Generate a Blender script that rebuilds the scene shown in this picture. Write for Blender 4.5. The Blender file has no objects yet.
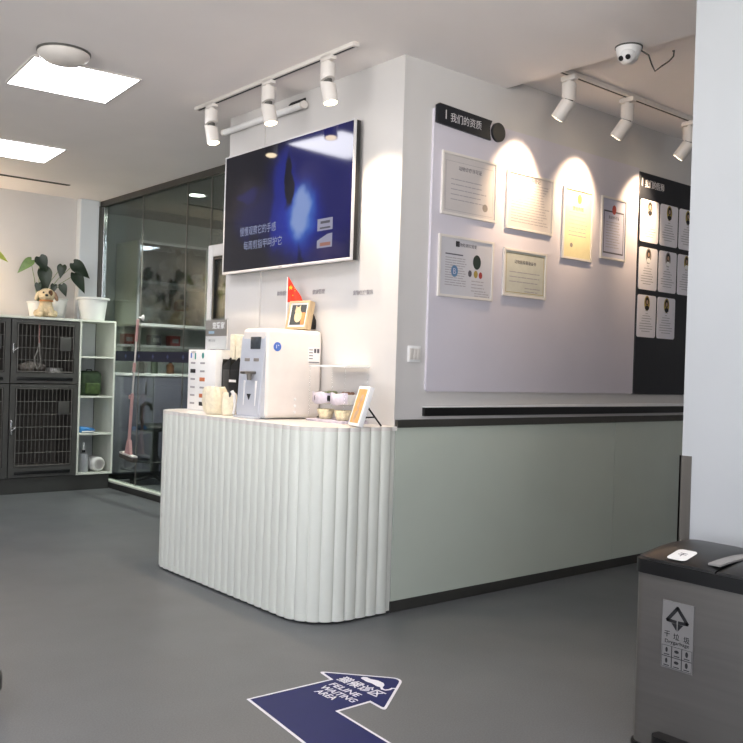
import bpy, bmesh, math, random
from mathutils import Vector, Matrix, Euler
random.seed(7)
PI = math.pi
SC = bpy.context.scene
COL = SC.collection

# ------------------------------------------------------------------ camera
cam_data = bpy.data.cameras.new('camera')
cam_data.sensor_fit = 'HORIZONTAL'; cam_data.sensor_width = 36.0
cam_data.lens = 36.0 * 890.2 / 743.0
cam_data.clip_start = 0.05
cam_ob = bpy.data.objects.new('camera', cam_data); COL.objects.link(cam_ob)
YAW, PITCH, ROLL = 0.871256, -0.002943, 0.031341
fw = Vector((math.cos(PITCH) * math.cos(YAW), math.cos(PITCH) * math.sin(YAW), math.sin(PITCH)))
r0 = Vector((math.sin(YAW), -math.cos(YAW), 0)); u0 = r0.cross(fw)
rt = math.cos(ROLL) * r0 + math.sin(ROLL) * u0
up = -math.sin(ROLL) * r0 + math.cos(ROLL) * u0
mw = Matrix.Identity(4)
for i in range(3):
    mw[i][0], mw[i][1], mw[i][2] = rt[i], up[i], -fw[i]
mw[2][3] = 1.3
cam_ob.matrix_world = mw
SC.camera = cam_ob

# ------------------------------------------------------------------ world, exposure, light levels
SC.view_settings.view_transform = 'Standard'; SC.view_settings.look = 'None'
SC.view_settings.gamma = 1.0; SC.view_settings.use_curve_mapping = False
SC.view_settings.exposure = 0.7
world = bpy.data.worlds.new('world'); SC.world = world; world.use_nodes = True
wt = world.node_tree; wtc = wt.nodes.new('ShaderNodeTexCoord'); wsx = wt.nodes.new('ShaderNodeSeparateXYZ'); wrp = wt.nodes.new('ShaderNodeValToRGB')
wt.links.new(wtc.outputs['Generated'], wsx.inputs[0]); wmr = wt.nodes.new('ShaderNodeMapRange')
wmr.inputs['From Min'].default_value = -1; wt.links.new(wsx.outputs['Z'], wmr.inputs['Value']); wt.links.new(wmr.outputs[0], wrp.inputs[0])
wrp.color_ramp.elements[0].position = 0.47; wrp.color_ramp.elements[1].position = 0.53
wrp.color_ramp.elements[0].color = (1.0, 0.99, 0.97, 1)      # bright lower half, added to light the ceiling from below
wrp.color_ramp.elements[1].color = (0.17, 0.20, 0.25, 1)     # sky, kept dimmer than the added lower half
wt.links.new(wrp.outputs[0], wt.nodes['Background'].inputs[0])
wt.nodes['Background'].inputs[1].default_value = 5.2
PANEL_POWER = 9.5          # radiance of the square ceiling panels
ASSUMED_INNER_PANEL = 36.0  # radiance of the assumed panel behind the glass
SPOT_COUNTER = 34.0        # watts of the track heads over the counter
SPOT_WALL = 54.0           # watts of the track heads aimed at the certificates

for nm, loc, rot, sx, sy in (('added_window_portal', (-4.1, 0.75, 1.5), (0, -PI / 2, 0), 2.4, 6.5), ('added_window_portal', (-0.25, -3.1, 1.5), (PI / 2, 0, 0), 4.5, 2.4)):  # sampling portals for the added, unseen windows
    pl = bpy.data.lights.new(nm, 'AREA'); pl.shape = 'RECTANGLE'; pl.size = sx; pl.size_y = sy; pl.cycles.is_portal = True
    po = bpy.data.objects.new(nm, pl); COL.objects.link(po); po.location = loc; po.rotation_euler = rot

# ------------------------------------------------------------------ materials
def lin(c):
    if isinstance(c, str):
        c = [int(c[i:i + 2], 16) / 255 for i in (0, 2, 4)]
    return tuple((v / 12.92 if v <= 0.04045 else ((v + 0.055) / 1.055) ** 2.4) for v in c)

def mat(name, col, rough=0.5, metal=0.0, var=0.06, scale=12.0, bump=0.0, spec=0.5, coat=0.0, stretch=None):
    m = bpy.data.materials.new(name); m.use_nodes = True
    nt = m.node_tree; b = nt.nodes['Principled BSDF']
    c = lin(col)
    b.inputs['Roughness'].default_value = rough; b.inputs['Metallic'].default_value = metal
    b.inputs['Specular IOR Level'].default_value = spec
    if coat: b.inputs['Coat Weight'].default_value = coat; b.inputs['Coat Roughness'].default_value = 0.05
    tc = nt.nodes.new('ShaderNodeTexCoord'); nz = nt.nodes.new('ShaderNodeTexNoise')
    nz.inputs['Scale'].default_value = scale; nz.inputs['Detail'].default_value = 4
    src = tc.outputs['Object']
    if stretch:
        mp = nt.nodes.new('ShaderNodeMapping'); mp.inputs['Scale'].default_value = stretch
        nt.links.new(src, mp.inputs[0]); src = mp.outputs[0]
    nt.links.new(src, nz.inputs['Vector'])
    rp = nt.nodes.new('ShaderNodeValToRGB')
    rp.color_ramp.elements[0].position = 0.3; rp.color_ramp.elements[1].position = 0.7
    rp.color_ramp.elements[0].color = tuple(max(0, v * (1 - var)) for v in c) + (1,)
    rp.color_ramp.elements[1].color = tuple(min(1, v * (1 + var)) for v in c) + (1,)
    nt.links.new(nz.outputs['Fac'], rp.inputs['Fac']); nt.links.new(rp.outputs['Color'], b.inputs['Base Color'])
    if bump:
        bp = nt.nodes.new('ShaderNodeBump'); bp.inputs['Strength'].default_value = bump; bp.inputs['Distance'].default_value = 0.004
        nt.links.new(nz.outputs['Fac'], bp.inputs['Height']); nt.links.new(bp.outputs['Normal'], b.inputs['Normal'])
    return m

def emis(name, col, s):
    m = bpy.data.materials.new(name); m.use_nodes = True
    b = m.node_tree.nodes['Principled BSDF']; c = lin(col) + (1,)
    b.inputs['Base Color'].default_value = (0, 0, 0, 1)
    b.inputs['Emission Color'].default_value = c; b.inputs['Emission Strength'].default_value = s
    return m

def glass(name, tint, refl=0.08, edge=0.5, rough=0.02):
    m = bpy.data.materials.new(name); m.use_nodes = True
    nt = m.node_tree; nt.nodes.remove(nt.nodes['Principled BSDF'])
    out = nt.nodes['Material Output']
    t = nt.nodes.new('ShaderNodeBsdfTransparent'); t.inputs[0].default_value = lin(tint) + (1,)
    g = nt.nodes.new('ShaderNodeBsdfGlossy'); g.inputs['Roughness'].default_value = rough
    lw = nt.nodes.new('ShaderNodeLayerWeight'); lw.inputs['Blend'].default_value = 0.25
    mr = nt.nodes.new('ShaderNodeMapRange'); mr.inputs['To Min'].default_value = refl; mr.inputs['To Max'].default_value = edge
    mx = nt.nodes.new('ShaderNodeMixShader')
    nt.links.new(lw.outputs['Fresnel'], mr.inputs['Value']); nt.links.new(mr.outputs[0], mx.inputs[0])
    nt.links.new(t.outputs[0], mx.inputs[1]); nt.links.new(g.outputs[0], mx.inputs[2]); nt.links.new(mx.outputs[0], out.inputs[0])
    return m

M = {}
M['wall'] = mat('white_wall_paint', 'cbc8c6', 0.7, var=0.02, scale=3)
M['ceil'] = mat('ceiling_paint', 'efeae8', 0.85, var=0.02, scale=2)
M['column'] = mat('column_paint', 'd5dadd', 0.7, var=0.02, scale=3)
M['pillar'] = mat('pillar_paint', 'b4b7ba', 0.7, var=0.02, scale=3)
M['board'] = mat('lavender_board', 'cdc8d1', 0.6, var=0.02, scale=3)
M['navy'] = mat('dark_navy_board', '14171f', 0.45, var=0.08)
M['black'] = mat('black_plastic', '0c0c0d', 0.35, var=0.1)
M['blackmatt'] = mat('black_matt', '121214', 0.7, var=0.1)
M['charcoal'] = mat('charcoal_metal', '4c4b48', 0.5, 0.3, var=0.12, scale=6)
M['cageback'] = mat('cage_inner_metal', '46423e', 0.6, 0.0, var=0.15, scale=5)
M['plinth'] = mat('dark_plinth', '343431', 0.6, var=0.1, scale=4)
M['steel'] = mat('brushed_steel', '7d7973', 0.38, 0.85, var=0.08, scale=30, stretch=(1, 1, 0.03))
M['binsteel'] = mat('bin_brushed_steel', '787571', 0.4, 0.7, var=0.06, scale=40, stretch=(0.05, 0.05, 1))
M['chrome'] = mat('chrome', 'c8c8c8', 0.18, 1.0, var=0.03)
M['trim'] = mat('dark_steel_trim', '54534f', 0.4, 0.6, var=0.08, scale=20, stretch=(0.05, 1, 1))
M['green'] = mat('green_back_painted_glass', 'c3cbbf', 0.22, var=0.03, scale=2, spec=0.4)
M['white'] = mat('white_plastic', 'ecebea', 0.4, var=0.02)
M['offwhite'] = mat('offwhite_plastic', 'e6ded8', 0.45, var=0.03)
M['paper'] = mat('paper', 'e9e6e4', 0.8, var=0.02)
M['cream'] = mat('cream_paper', 'e6dcc4', 0.9, var=0.1, scale=45, bump=0.7)
M['counter'] = mat('counter_white_gloss', 'e3e5dc', 0.35, var=0.02, scale=4)
M['ctop'] = mat('countertop', 'ded9d2', 0.3, var=0.02, scale=4)
M['whitemetal'] = mat('white_powder_coat', 'd8d2cc', 0.5, var=0.03)
M['shelfwhite'] = mat('white_laminate', 'd3d6ca', 0.5, var=0.03)
M['ink'] = mat('ink', '55525a', 0.8, var=0.05)
M['inklight'] = mat('pale_ink', 'a09c9f', 0.8, var=0.05)
M['dark_ink'] = mat('dark_ink', '17171a', 0.7, var=0.05)
M['sign_white'] = mat('sign_lettering', 'c9c6c8', 0.6, var=0.03)
M['decal'] = mat('navy_vinyl', '121a52', 0.5, var=0.04, spec=0.2)
M['decalwhite'] = mat('white_vinyl', 'd8d8e0', 0.45, var=0.03)
M['pink'] = mat('pink_plastic', 'c59a96', 0.45, var=0.05)
M['leaf'] = mat('dark_leaf', '1b2a18', 0.42, var=0.25, scale=20)
M['leafpale'] = mat('pale_leaf', '6f8a4e', 0.45, var=0.2, scale=20)
M['leafyellow'] = mat('yellow_leaf', 'b3bb55', 0.45, var=0.2, scale=20)
M['stem'] = mat('green_stem', '7b8c62', 0.5, var=0.1)
M['fur'] = mat('cream_plush', 'd6c3a0', 1.0, var=0.12, scale=60, bump=0.6, spec=0.1)
M['furbrown'] = mat('brown_plush', '6a4b36', 1.0, var=0.2, scale=50, bump=0.5, spec=0.1)
M['furwhite'] = mat('white_plush', 'b9b2a8', 1.0, var=0.1, scale=50, bump=0.5, spec=0.1)
M['furtan'] = mat('tan_plush', '9a7c66', 1.0, var=0.1, scale=50, bump=0.5, spec=0.1)
M['furgrey'] = mat('grey_plush', '77706a', 1.0, var=0.25, scale=40, bump=0.6, spec=0.1)
M['orange'] = mat('orange_cloth', 'c98a55', 0.8, var=0.1)
M['pot'] = mat('white_pot', 'dfe0de', 0.45, var=0.02)
M['soil'] = mat('soil', '33271d', 0.95, var=0.3, scale=60, bump=0.5)
M['wood'] = mat('pale_wood', 'bda582', 0.55, var=0.18, scale=14, stretch=(1, 8, 1))
M['flagred'] = mat('red_flag_cloth', 'd8341c', 0.7, var=0.05)
M['yellow'] = mat('yellow_print', 'e8bd2e', 0.7, var=0.05)
M['emblem'] = mat('dull_blue_print', '5b7b9c', 0.6, var=0.1)
M['blue'] = mat('blue_print', '4a6fc0', 0.5, var=0.06)
M['bluebag'] = mat('blue_packet', '2f77b5', 0.4, var=0.2, scale=30)
M['greenbag'] = mat('green_bag_cloth', '25361f', 0.8, var=0.4, scale=18)
M['teal'] = mat('teal_print', '3b8f86', 0.6, var=0.05)
M['terracotta'] = mat('terracotta_print', 'bb6a42', 0.6, var=0.06)
M['gold'] = mat('gold_print', 'a08b45', 0.6, var=0.15)
M['red'] = mat('red_print', '9c3a34', 0.6, var=0.1)
M['lcd'] = mat('grey_display', '3d4248', 0.2, var=0.15, scale=40)
M['silverpanel'] = mat('silver_grey_panel', 'c3c6cf', 0.4, 0.05, var=0.03)
M['greyprint'] = mat('grey_print', '8d857f', 0.7, var=0.04)
M['lilac'] = mat('lilac_cabinet', '62616f', 0.5, var=0.03)
M['inceil'] = mat('shaded_inner_ceiling', '7d7f7c', 0.85, var=0.03, scale=3)  # darker copy of the ceiling paint, its unlit look put into the colour
M['inner'] = mat('inner_wall_paint', 'c2c6bf', 0.8, var=0.04, scale=3)
M['navyband'] = mat('navy_glass_film', '121732', 0.5, var=0.05)
M['bandmark'] = mat('film_mark', '4b557e', 0.5, var=0.05)
M['rose'] = mat('lavender_paper', 'cfc6d2', 0.7, var=0.1, scale=40)
M['bowl'] = mat('patterned_cream_bowl', 'ddd0ad', 0.5, var=0.35, scale=45)
M['artorange'] = mat('orange_art_print', 'd9a263', 0.7, var=0.15, scale=14)
M['artdark'] = mat('dark_photo_print', '3c4143', 0.6, var=0.2, scale=16)
M['rope'] = mat('pink_rope', '9a6f6a', 0.8, var=0.3, scale=80)
M['ropegrey'] = mat('grey_rope', '8a8680', 0.8, var=0.3, scale=80)
M['rubber'] = mat('grey_rubber', '55534f', 0.7, var=0.1)
M['acrylic'] = glass('clear_acrylic', 'fcfdfd', 0.02, 0.15)
M['pane'] = glass('partition_glass', 'd6dcd8', 0.02, 0.32)
M['cabglass'] = glass('cabinet_glass', 'd8dcdc', 0.06, 0.5)
M['panel'] = emis('panel_light', 'fbfaff', PANEL_POWER)
M['assumed_inpanel'] = emis('assumed_inner_panel_light', 'e6ecff', ASSUMED_INNER_PANEL)
M['mouth'] = emis('spot_mouth_glow', 'ffe9c4', 9.0)
M['down'] = emis('downlight_glow', 'f6f4ee', 30.0)

def floor_mat():
    m = mat('grey_vinyl_floor', '5f6163', 0.42, var=0.05, scale=1.3, spec=0.45)
    nt = m.node_tree; b = nt.nodes['Principled BSDF']
    tc = nt.nodes.new('ShaderNodeTexCoord')
    n2 = nt.nodes.new('ShaderNodeTexNoise'); n2.inputs['Scale'].default_value = 160; n2.inputs['Detail'].default_value = 2
    nt.links.new(tc.outputs['Object'], n2.inputs['Vector'])
    rp = nt.nodes.new('ShaderNodeValToRGB'); rp.color_ramp.elements[0].position = 0.35; rp.color_ramp.elements[1].position = 0.65
    rp.color_ramp.elements[0].color = (0.86, 0.86, 0.86, 1); rp.color_ramp.elements[1].color = (1.1, 1.1, 1.1, 1)
    old = b.inputs['Base Color'].links[0].from_socket
    mx = nt.nodes.new('ShaderNodeMix'); mx.data_type = 'RGBA'; mx.blend_type = 'MULTIPLY'; mx.inputs[0].default_value = 1.0
    nt.links.new(n2.outputs['Fac'], rp.inputs['Fac'])
    nt.links.new(old, mx.inputs[6]); nt.links.new(rp.outputs['Color'], mx.inputs[7]); nt.links.new(mx.outputs[2], b.inputs['Base Color'])
    n3 = nt.nodes.new('ShaderNodeTexNoise'); n3.inputs['Scale'].default_value = 2.2; n3.inputs['Detail'].default_value = 5
    nt.links.new(tc.outputs['Object'], n3.inputs['Vector'])
    mr = nt.nodes.new('ShaderNodeMapRange'); mr.inputs['To Min'].default_value = 0.34; mr.inputs['To Max'].default_value = 0.52
    nt.links.new(n3.outputs['Fac'], mr.inputs['Value']); nt.links.new(mr.outputs[0], b.inputs['Roughness'])
    return m
M['floor'] = floor_mat()

# ------------------------------------------------------------------ mesh helpers
class B:
    def __init__(s): s.bm = bmesh.new()
    def box(s, lo, hi, bev=0.0, seg=2, mtx=None):
        lo = Vector(lo); hi = Vector(hi); c = (lo + hi) / 2; d = hi - lo
        r = bmesh.ops.create_cube(s.bm, size=1.0)
        vs = r['verts']
        for v in vs: v.co = Vector((v.co.x * d.x, v.co.y * d.y, v.co.z * d.z)) + c
        if bev:
            es = list({e for v in vs for e in v.link_edges})
            rr = bmesh.ops.bevel(s.bm, geom=es, offset=bev, segments=seg, profile=0.5, affect='EDGES')
            vs = list({v for f in rr['faces'] for v in f.verts} | {v for v in vs if v.is_valid})
        if mtx is not None:
            for v in vs: v.co = mtx @ v.co
        return s
    def cyl(s, p0, p1, ra, rb=None, seg=20, caps=True):
        p0 = Vector(p0); p1 = Vector(p1); rb = ra if rb is None else rb
        d = p1 - p0; q = d.to_track_quat('Z', 'Y').to_matrix()
        R = []
        for p, r in ((p0, ra), (p1, rb)):
            R.append([s.bm.verts.new(p + q @ Vector((r * math.cos(2 * PI * k / seg), r * math.sin(2 * PI * k / seg), 0))) for k in range(seg)])
        for k in range(seg):
            j = (k + 1) % seg
            s.bm.faces.new((R[0][k], R[0][j], R[1][j], R[1][k]))
        if caps: s.bm.faces.new(R[0][::-1]); s.bm.faces.new(R[1])
        return s
    def lathe(s, prof, c=(0, 0, 0), seg=32, sx=1, sy=1, axis=None):
        c = Vector(c); rings = []
        q = Vector(axis).to_track_quat('Z', 'Y').to_matrix() if axis else Matrix.Identity(3)
        for r, z in prof:
            if r < 1e-6: rings.append([s.bm.verts.new(c + q @ Vector((0, 0, z)))])
            else: rings.append([s.bm.verts.new(c + q @ Vector((r * sx * math.cos(2 * PI * k / seg), r * sy * math.sin(2 * PI * k / seg), z))) for k in range(seg)])
        for a, b in zip(rings, rings[1:]):
            for k in range(seg):
                j = (k + 1) % seg
                if len(a) == 1 and len(b) == 1: continue
                if len(a) == 1: s.bm.faces.new((a[0], b[j], b[k]))
                elif len(b) == 1: s.bm.faces.new((a[k], a[j], b[0]))
                else: s.bm.faces.new((a[k], a[j], b[j], b[k]))
        return s
    def ball(s, c, r, sc=(1, 1, 1), rot=None, seg=16):
        m = Matrix.Translation(Vector(c)) @ (rot.to_matrix().to_4x4() if rot else Matrix.Identity(4)) @ Matrix.Diagonal((r * sc[0], r * sc[1], r * sc[2], 1))
        bmesh.ops.create_uvsphere(s.bm, u_segments=seg, v_segments=seg // 2 + 2, radius=1.0, matrix=m)
        return s
    def prism(s, pts, y0, y1):              # polygon in x,z extruded along y
        a = [s.bm.verts.new((x, y0, z)) for x, z in pts]; b = [s.bm.verts.new((x, y1, z)) for x, z in pts]
        n = len(pts)
        s.bm.faces.new(a); s.bm.faces.new(b[::-1])
        for k in range(n):
            j = (k + 1) % n; s.bm.faces.new((a[k], b[k], b[j], a[j]))
        return s
    def slab(s, pts, z0, z1):               # polygon in x,y extruded along z
        a = [s.bm.verts.new((x, y, z0)) for x, y in pts]; b = [s.bm.verts.new((x, y, z1)) for x, y in pts]
        n = len(pts)
        s.bm.faces.new(a[::-1]); s.bm.faces.new(b)
        for k in range(n):
            j = (k + 1) % n; s.bm.faces.new((a[k], a[j], b[j], b[k]))
        return s
    def tube(s, pts, r, seg=8, r1=None):
        pts = [Vector(p) for p in pts]; n = len(pts); rings = []
        up_ = None
        for i, p in enumerate(pts):
            d = (pts[min(i + 1, n - 1)] - pts[max(i - 1, 0)]).normalized()
            if up_ is None: up_ = d.orthogonal().normalized()
            up_ = (up_ - d * up_.dot(d)).normalized(); w = d.cross(up_)
            rr = r if r1 is None else r + (r1 - r) * i / (n - 1)
            rings.append([s.bm.verts.new(p + rr * (math.cos(2 * PI * k / seg) * up_ + math.sin(2 * PI * k / seg) * w)) for k in range(seg)])
        for a, b in zip(rings, rings[1:]):
            for k in range(seg):
                j = (k + 1) % seg; s.bm.faces.new((a[k], a[j], b[j], b[k]))
        s.bm.faces.new(rings[0][::-1]); s.bm.faces.new(rings[-1])
        return s
    def text(s, body, cx, cz, width, y, height=None, th=0.0008, rot=0.0, bold=0.0):   # lettering facing -Y
        me = text_mesh(body, bold)
        xs = [v.co.x for v in me.vertices]; ys = [v.co.y for v in me.vertices]
        w = max(xs) - min(xs); h = max(ys) - min(ys); k = width / w; kz = k if height is None else height / h
        mx, my = (max(xs) + min(xs)) / 2, (max(ys) + min(ys)) / 2
        t = bmesh.new(); t.from_mesh(me); bpy.data.meshes.remove(me)
        ca, sa = math.cos(rot), math.sin(rot); mp = {}
        for v in t.verts:
            x, z = (v.co.x - mx) * k, (v.co.y - my) * kz
            mp[v] = s.bm.verts.new((cx + ca * x - sa * z, y - (th if v.co.z > 0 else 0), cz + sa * x + ca * z))
        for f in t.faces:
            try: s.bm.faces.new([mp[v] for v in f.verts])
            except ValueError: pass
        t.free()
        return s
    def move(s, m):
        for v in s.bm.verts: v.co = m @ v.co
        return s
    def build(s, name, material, parent=None, smooth=True, ang=0.6):
        bmesh.ops.recalc_face_normals(s.bm, faces=s.bm.faces)
        me = bpy.data.meshes.new(name); s.bm.to_mesh(me); s.bm.free()
        me.materials.append(material)
        if smooth:
            me.shade_smooth(); me.set_sharp_from_angle(angle=ang)
        o = bpy.data.objects.new(name, me); COL.objects.link(o)
        if parent: o.parent = parent
        return o

_tc = {}
def text_mesh(body, bold=0.0):
    key = (body, bold)
    if key not in _tc:
        cu = bpy.data.curves.new('lettering', 'FONT'); cu.body = body; cu.size = 1.0; cu.extrude = 0.01; cu.resolution_u = 3
        cu.offset = bold
        o = bpy.data.objects.new('lettering', cu); COL.objects.link(o)
        dg = bpy.context.evaluated_depsgraph_get(); dg.update()
        _tc[key] = bpy.data.meshes.new_from_object(o.evaluated_get(dg))
        bpy.data.objects.remove(o); bpy.data.curves.remove(cu)
    return _tc[key].copy()

def tag(o, label=None, cat=None, group=None, kind=None):
    if label: o['label'] = label
    if cat: o['category'] = cat
    if group: o['group'] = group
    if kind: o['kind'] = kind
    return o
def thing(name, label, cat, loc=(0, 0, 0), rz=0.0, group=None):
    o = bpy.data.objects.new(name, None); COL.objects.link(o); o.empty_display_size = 0.05
    o.location = loc; o.rotation_euler = (0, 0, rz)
    return tag(o, label, cat, group)
def struct(o): o['kind'] = 'structure'; return o
def copy_tree(o, parent=None):
    c = o.copy(); COL.objects.link(c)
    if parent: c.parent = parent
    for ch in list(o.children): copy_tree(ch, c)
    return c
FACE_X = -PI / 2        # things hung on a wall that looks towards -X: their local front (-Y) turns to -X

# ------------------------------------------------------------------ room shell
XT, YC, ZC, ZH = 3.163, 3.558, 2.985, 3.045      # screen wall, certificate wall, ceiling, higher ceiling
XG = 3.88                                        # glass partition
struct(B().box((-4.2, -3.2, -0.1), (9.2, 10.2, 0.0)).build('floor', M['floor'], smooth=False))
struct(B().box((-4.2, -3.2, ZC), (3.97, 10.2, ZC + 0.25)).build('ceiling', M['ceil'], smooth=False))
struct(B().box((3.97, -3.2, ZH), (9.2, 5.2, ZH + 0.19)).build('ceiling', M['ceil'], smooth=False))
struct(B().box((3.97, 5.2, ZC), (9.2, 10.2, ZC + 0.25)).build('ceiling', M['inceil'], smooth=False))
struct(B().box((-4.2, 9.2, 0), (3.83, 9.35, ZC)).build('wall_back', M['wall'], smooth=False))
struct(B().box((3.62, 9.10, 0), (3.83, 9.2, ZC), 0.012).build('wall_column', M['column'], smooth=False))
struct(B().box((3.83, 9.80, 0), (9.2, 9.95, ZC)).build('wall_inner_back', M['inner'], smooth=False))
struct(B().box((3.83, 9.13, 0), (3.93, 9.80, ZC)).build('wall_inner_left', M['inner'], smooth=False))
struct(B().box((-4.2, 4.0, 0), (-4.05, 9.2, ZC)).box((-4.2, -3.2, 0), (-4.05, -2.5, ZC)).box((-4.2, -2.5, 0), (-4.05, 4.0, 0.3)).box((-4.2, -2.5, 2.7), (-4.05, 4.0, ZC)).build('wall_left', M['wall'], smooth=False))
struct(B().box((2.0, -3.2, 0), (9.2, -3.05, ZC)).box((-4.05, -3.2, 0), (-2.5, -3.05, ZC)).box((-2.5, -3.2, 0), (2.0, -3.05, 0.3)).box((-2.5, -3.2, 2.7), (2.0, -3.05, ZC)).build('wall_front', M['wall'], smooth=False))
for nm, axis in (('added_window_2', 1), ('added_window_3', 0)):  # unseen window openings, added to brighten the ceiling and walls
    wb = B()
    for k in range(5):
        if axis: y = -2.5 + 6.46 * k / 4; wb.box((-4.15, y, 0.3), (-4.1, y + 0.04, 2.7))
        else: x = -2.5 + 4.46 * k / 4; wb.box((x, -3.15, 0.3), (x + 0.04, -3.1, 2.7))
    struct(wb.build(nm, M['trim'], smooth=False))
struct(B().box((9.05, -3.05, 0), (9.2, 10.2, ZH)).build('wall_right', M['wall'], smooth=False))
struct(B().box((XT, YC, 0), (9.05, 5.33, ZH)).build('wall_center', M['wall'], smooth=False))
struct(B().box((XT - 0.012, 4.895, 1.0), (XT, 5.325, ZC - 0.001)).build('wall_center_strip', M['wall'], smooth=False))
# pillar at the right with its steel corner guard
struct(B().box((3.2, 0.95, 0), (4.0, 1.888, ZC)).build('wall_pillar', M['pillar'], smooth=False))
struct(B().box((3.195, 1.846, 0.0), (3.2, 1.896, 0.998)).box((3.195, 1.888, 0.0), (3.3, 1.896, 0.998)).build('trim_1', M['steel'], smooth=False))
# green back painted glass below the certificates, ledge above it, skirting below
struct(B().box((XT + 0.005, YC - 0.010, 0.06), (5.164, YC, 0.991), 0.001).build('trim_2', M['green'], smooth=False))
struct(B().box((5.168, YC - 0.010, 0.06), (9.0, YC, 0.991), 0.001).build('trim_3', M['green'], smooth=False))
struct(B().box((XT + 0.002, YC - 0.022, 0.99), (9.0, YC, 1.032), 0.002).build('trim_4', M['trim'], smooth=False))
struct(B().box((XT + 0.002, YC - 0.014, 0.0), (9.0, YC, 0.06), 0.002).build('baseboard_right', M['plinth'], smooth=False))
struct(B().box((XT - 0.004, YC - 0.004, 0.0), (XT + 0.012, YC, ZC)).build('trim_5', M['wall'], smooth=False))

# glass partition: window_1 with steel rails and panes, door_1 beside it
pw = bpy.data.objects.new('window_1', None); COL.objects.link(pw); struct(pw)
B().box((XG - 0.03, 5.33, 2.925), (XG + 0.03, 9.13, ZC)).build('top_rail', M['trim'], pw, smooth=False)
B().box((XG - 0.05, 9.10, 0.0), (XG - 0.02, 9.13, 2.93)).build('frame_post', M['trim'], pw, smooth=False)
B().box((XG - 0.02, 9.055, 0.07), (XG + 0.02, 9.1, 2.925), 0.003).build('frame_post', M['chrome'], pw, smooth=False)
B().box((XG - 0.045, 6.83, 0.0), (XG + 0.045, 9.12, 0.06)).build('curb', M['plinth'], pw, smooth=False)
B().box((XG - 0.046, 6.83, 0.06), (XG + 0.03, 9.1, 0.075)).build('sill', M['shelfwhite'], pw, smooth=False)
for a, b in ((8.165, 9.055), (7.265, 8.16), (6.83, 7.26)):
    B().box((XG - 0.005, a + 0.002, 0.075), (XG + 0.005, b, 2.925)).build('pane', M['pane'], pw, smooth=False)
B().box((XG - 0.005, 5.34, 2.33), (XG + 0.005, 6.826, 2.925)).build('pane', M['pane'], pw, smooth=False)
for y in (8.1625, 7.2625, 6.828):
    B().box((XG - 0.006, y - 0.0015, 0.075), (XG + 0.006, y + 0.0015, 2.925)).build('joint_strip', M['greyprint'], pw, smooth=False)
bd = B().box((XG - 0.0075, 6.84, 1.302), (XG - 0.0055, 9.04, 1.40)).build('film_band', M['navyband'], pw, smooth=False)
mk = B()
for k in range(7):
    y = 8.75 - k * 0.3
    mk.box((XG - 0.0085, y - 0.022, 1.344), (XG - 0.0075, y + 0.022, 1.358)).box((XG - 0.0085, y - 0.008, 1.33), (XG - 0.0075, y + 0.008, 1.372))
mk.build('cross_marks', M['bandmark'], bd, smooth=False)
dr = bpy.data.objects.new('door_1', None); COL.objects.link(dr); struct(dr)
f = B().box((XG - 0.03, 6.745, 0.01), (XG + 0.03, 6.82, 2.32), 0.01)
f.box((XG - 0.03, 5.36, 2.22), (XG + 0.03, 6.745, 2.32), 0.01).box((XG - 0.03, 5.36, 0.01), (XG + 0.03, 5.46, 2.22), 0.01).box((XG - 0.03, 5.46, 0.01), (XG + 0.03, 6.745, 0.2), 0.01)
f.build('door_frame', M['white'], dr)
g = B()
for lo, hi in (((6.72, 0.2), (6.745, 2.22)), ((5.46, 0.2), (5.485, 2.22)), ((5.485, 2.195), (6.72, 2.22)), ((5.485, 0.2), (6.72, 0.225))):
    g.box((XG - 0.02, lo[0], lo[1]), (XG + 0.02, hi[0], hi[1]))
g.build('seal', M['black'], dr, smooth=False)
B().box((XG - 0.006, 5.485, 0.225), (XG + 0.006, 6.72, 2.195)).build('pane', M['pane'], dr, smooth=False)

# ------------------------------------------------------------------ ceiling lights
def panel_light(cx, cy, label, rz=0.0, group='square ceiling panels', z=ZC):
    t = thing('ceiling_panel_light', label, 'ceiling light', (cx, cy, z), rz, group)
    w = 0.315
    fr = B().box((-w, -w, -0.008), (w, -w + 0.012, 0)).box((-w, w - 0.012, -0.008), (w, w, 0)).box((-w, -w + 0.012, -0.008), (-w + 0.012, w - 0.012, 0)).box((w - 0.012, -w + 0.012, -0.008), (w, w - 0.012, 0))
    fr.build('frame', M['whitemetal'], t, smooth=False)
    B().box((-w + 0.012, -w + 0.012, -0.006), (w - 0.012, w - 0.012, -0.001)).build('diffuser', M['panel'], t, smooth=False)
    return t
panel_light(2.044, 5.319, 'lit square ceiling panel beside the round white ceiling disc', math.radians(-4.5), None)
panel_light(2.40, 7.41, 'lit square ceiling panel farther back above the cages, cut by the left edge', math.radians(-4.5), None)
for i, (x, y) in enumerate([(1.75, 3.1), (1.45, 1.0), (-0.9, 5.3), (-0.6, 7.4), (-1.2, 3.1), (-1.5, 1.0), (1.2, -1.2), (-1.6, -1.2)]):  # unseen panels, added to light the hall from outside the view
    panel_light(x, y, 'added lit square ceiling panel in the open hall outside the view', 0, 'added square ceiling panels outside the view')
t = thing('ceiling_access_point', 'round white disc on the ceiling overlapping the edge of a light panel', 'wireless unit', (1.815, 4.86, ZC))
B().lathe([(0, -0.07), (0.05, -0.067), (0.10, -0.054), (0.132, -0.03), (0.138, -0.014), (0.13, 0)], seg=40).build('housing', M['whitemetal'], t)
B().lathe([(0.0, -0.01), (0.142, -0.01), (0.142, 0.0), (0, 0)], seg=40).build('mounting_ring', M['rubber'], t)
t = thing('air_vent', 'dark slot air vent in the ceiling above the cages', 'vent', (2.75, 8.515, ZC), -0.02)
B().box((-0.52, -0.022, -0.006), (0.52, 0.022, 0)).build('frame', M['rubber'], t, smooth=False)
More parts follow.
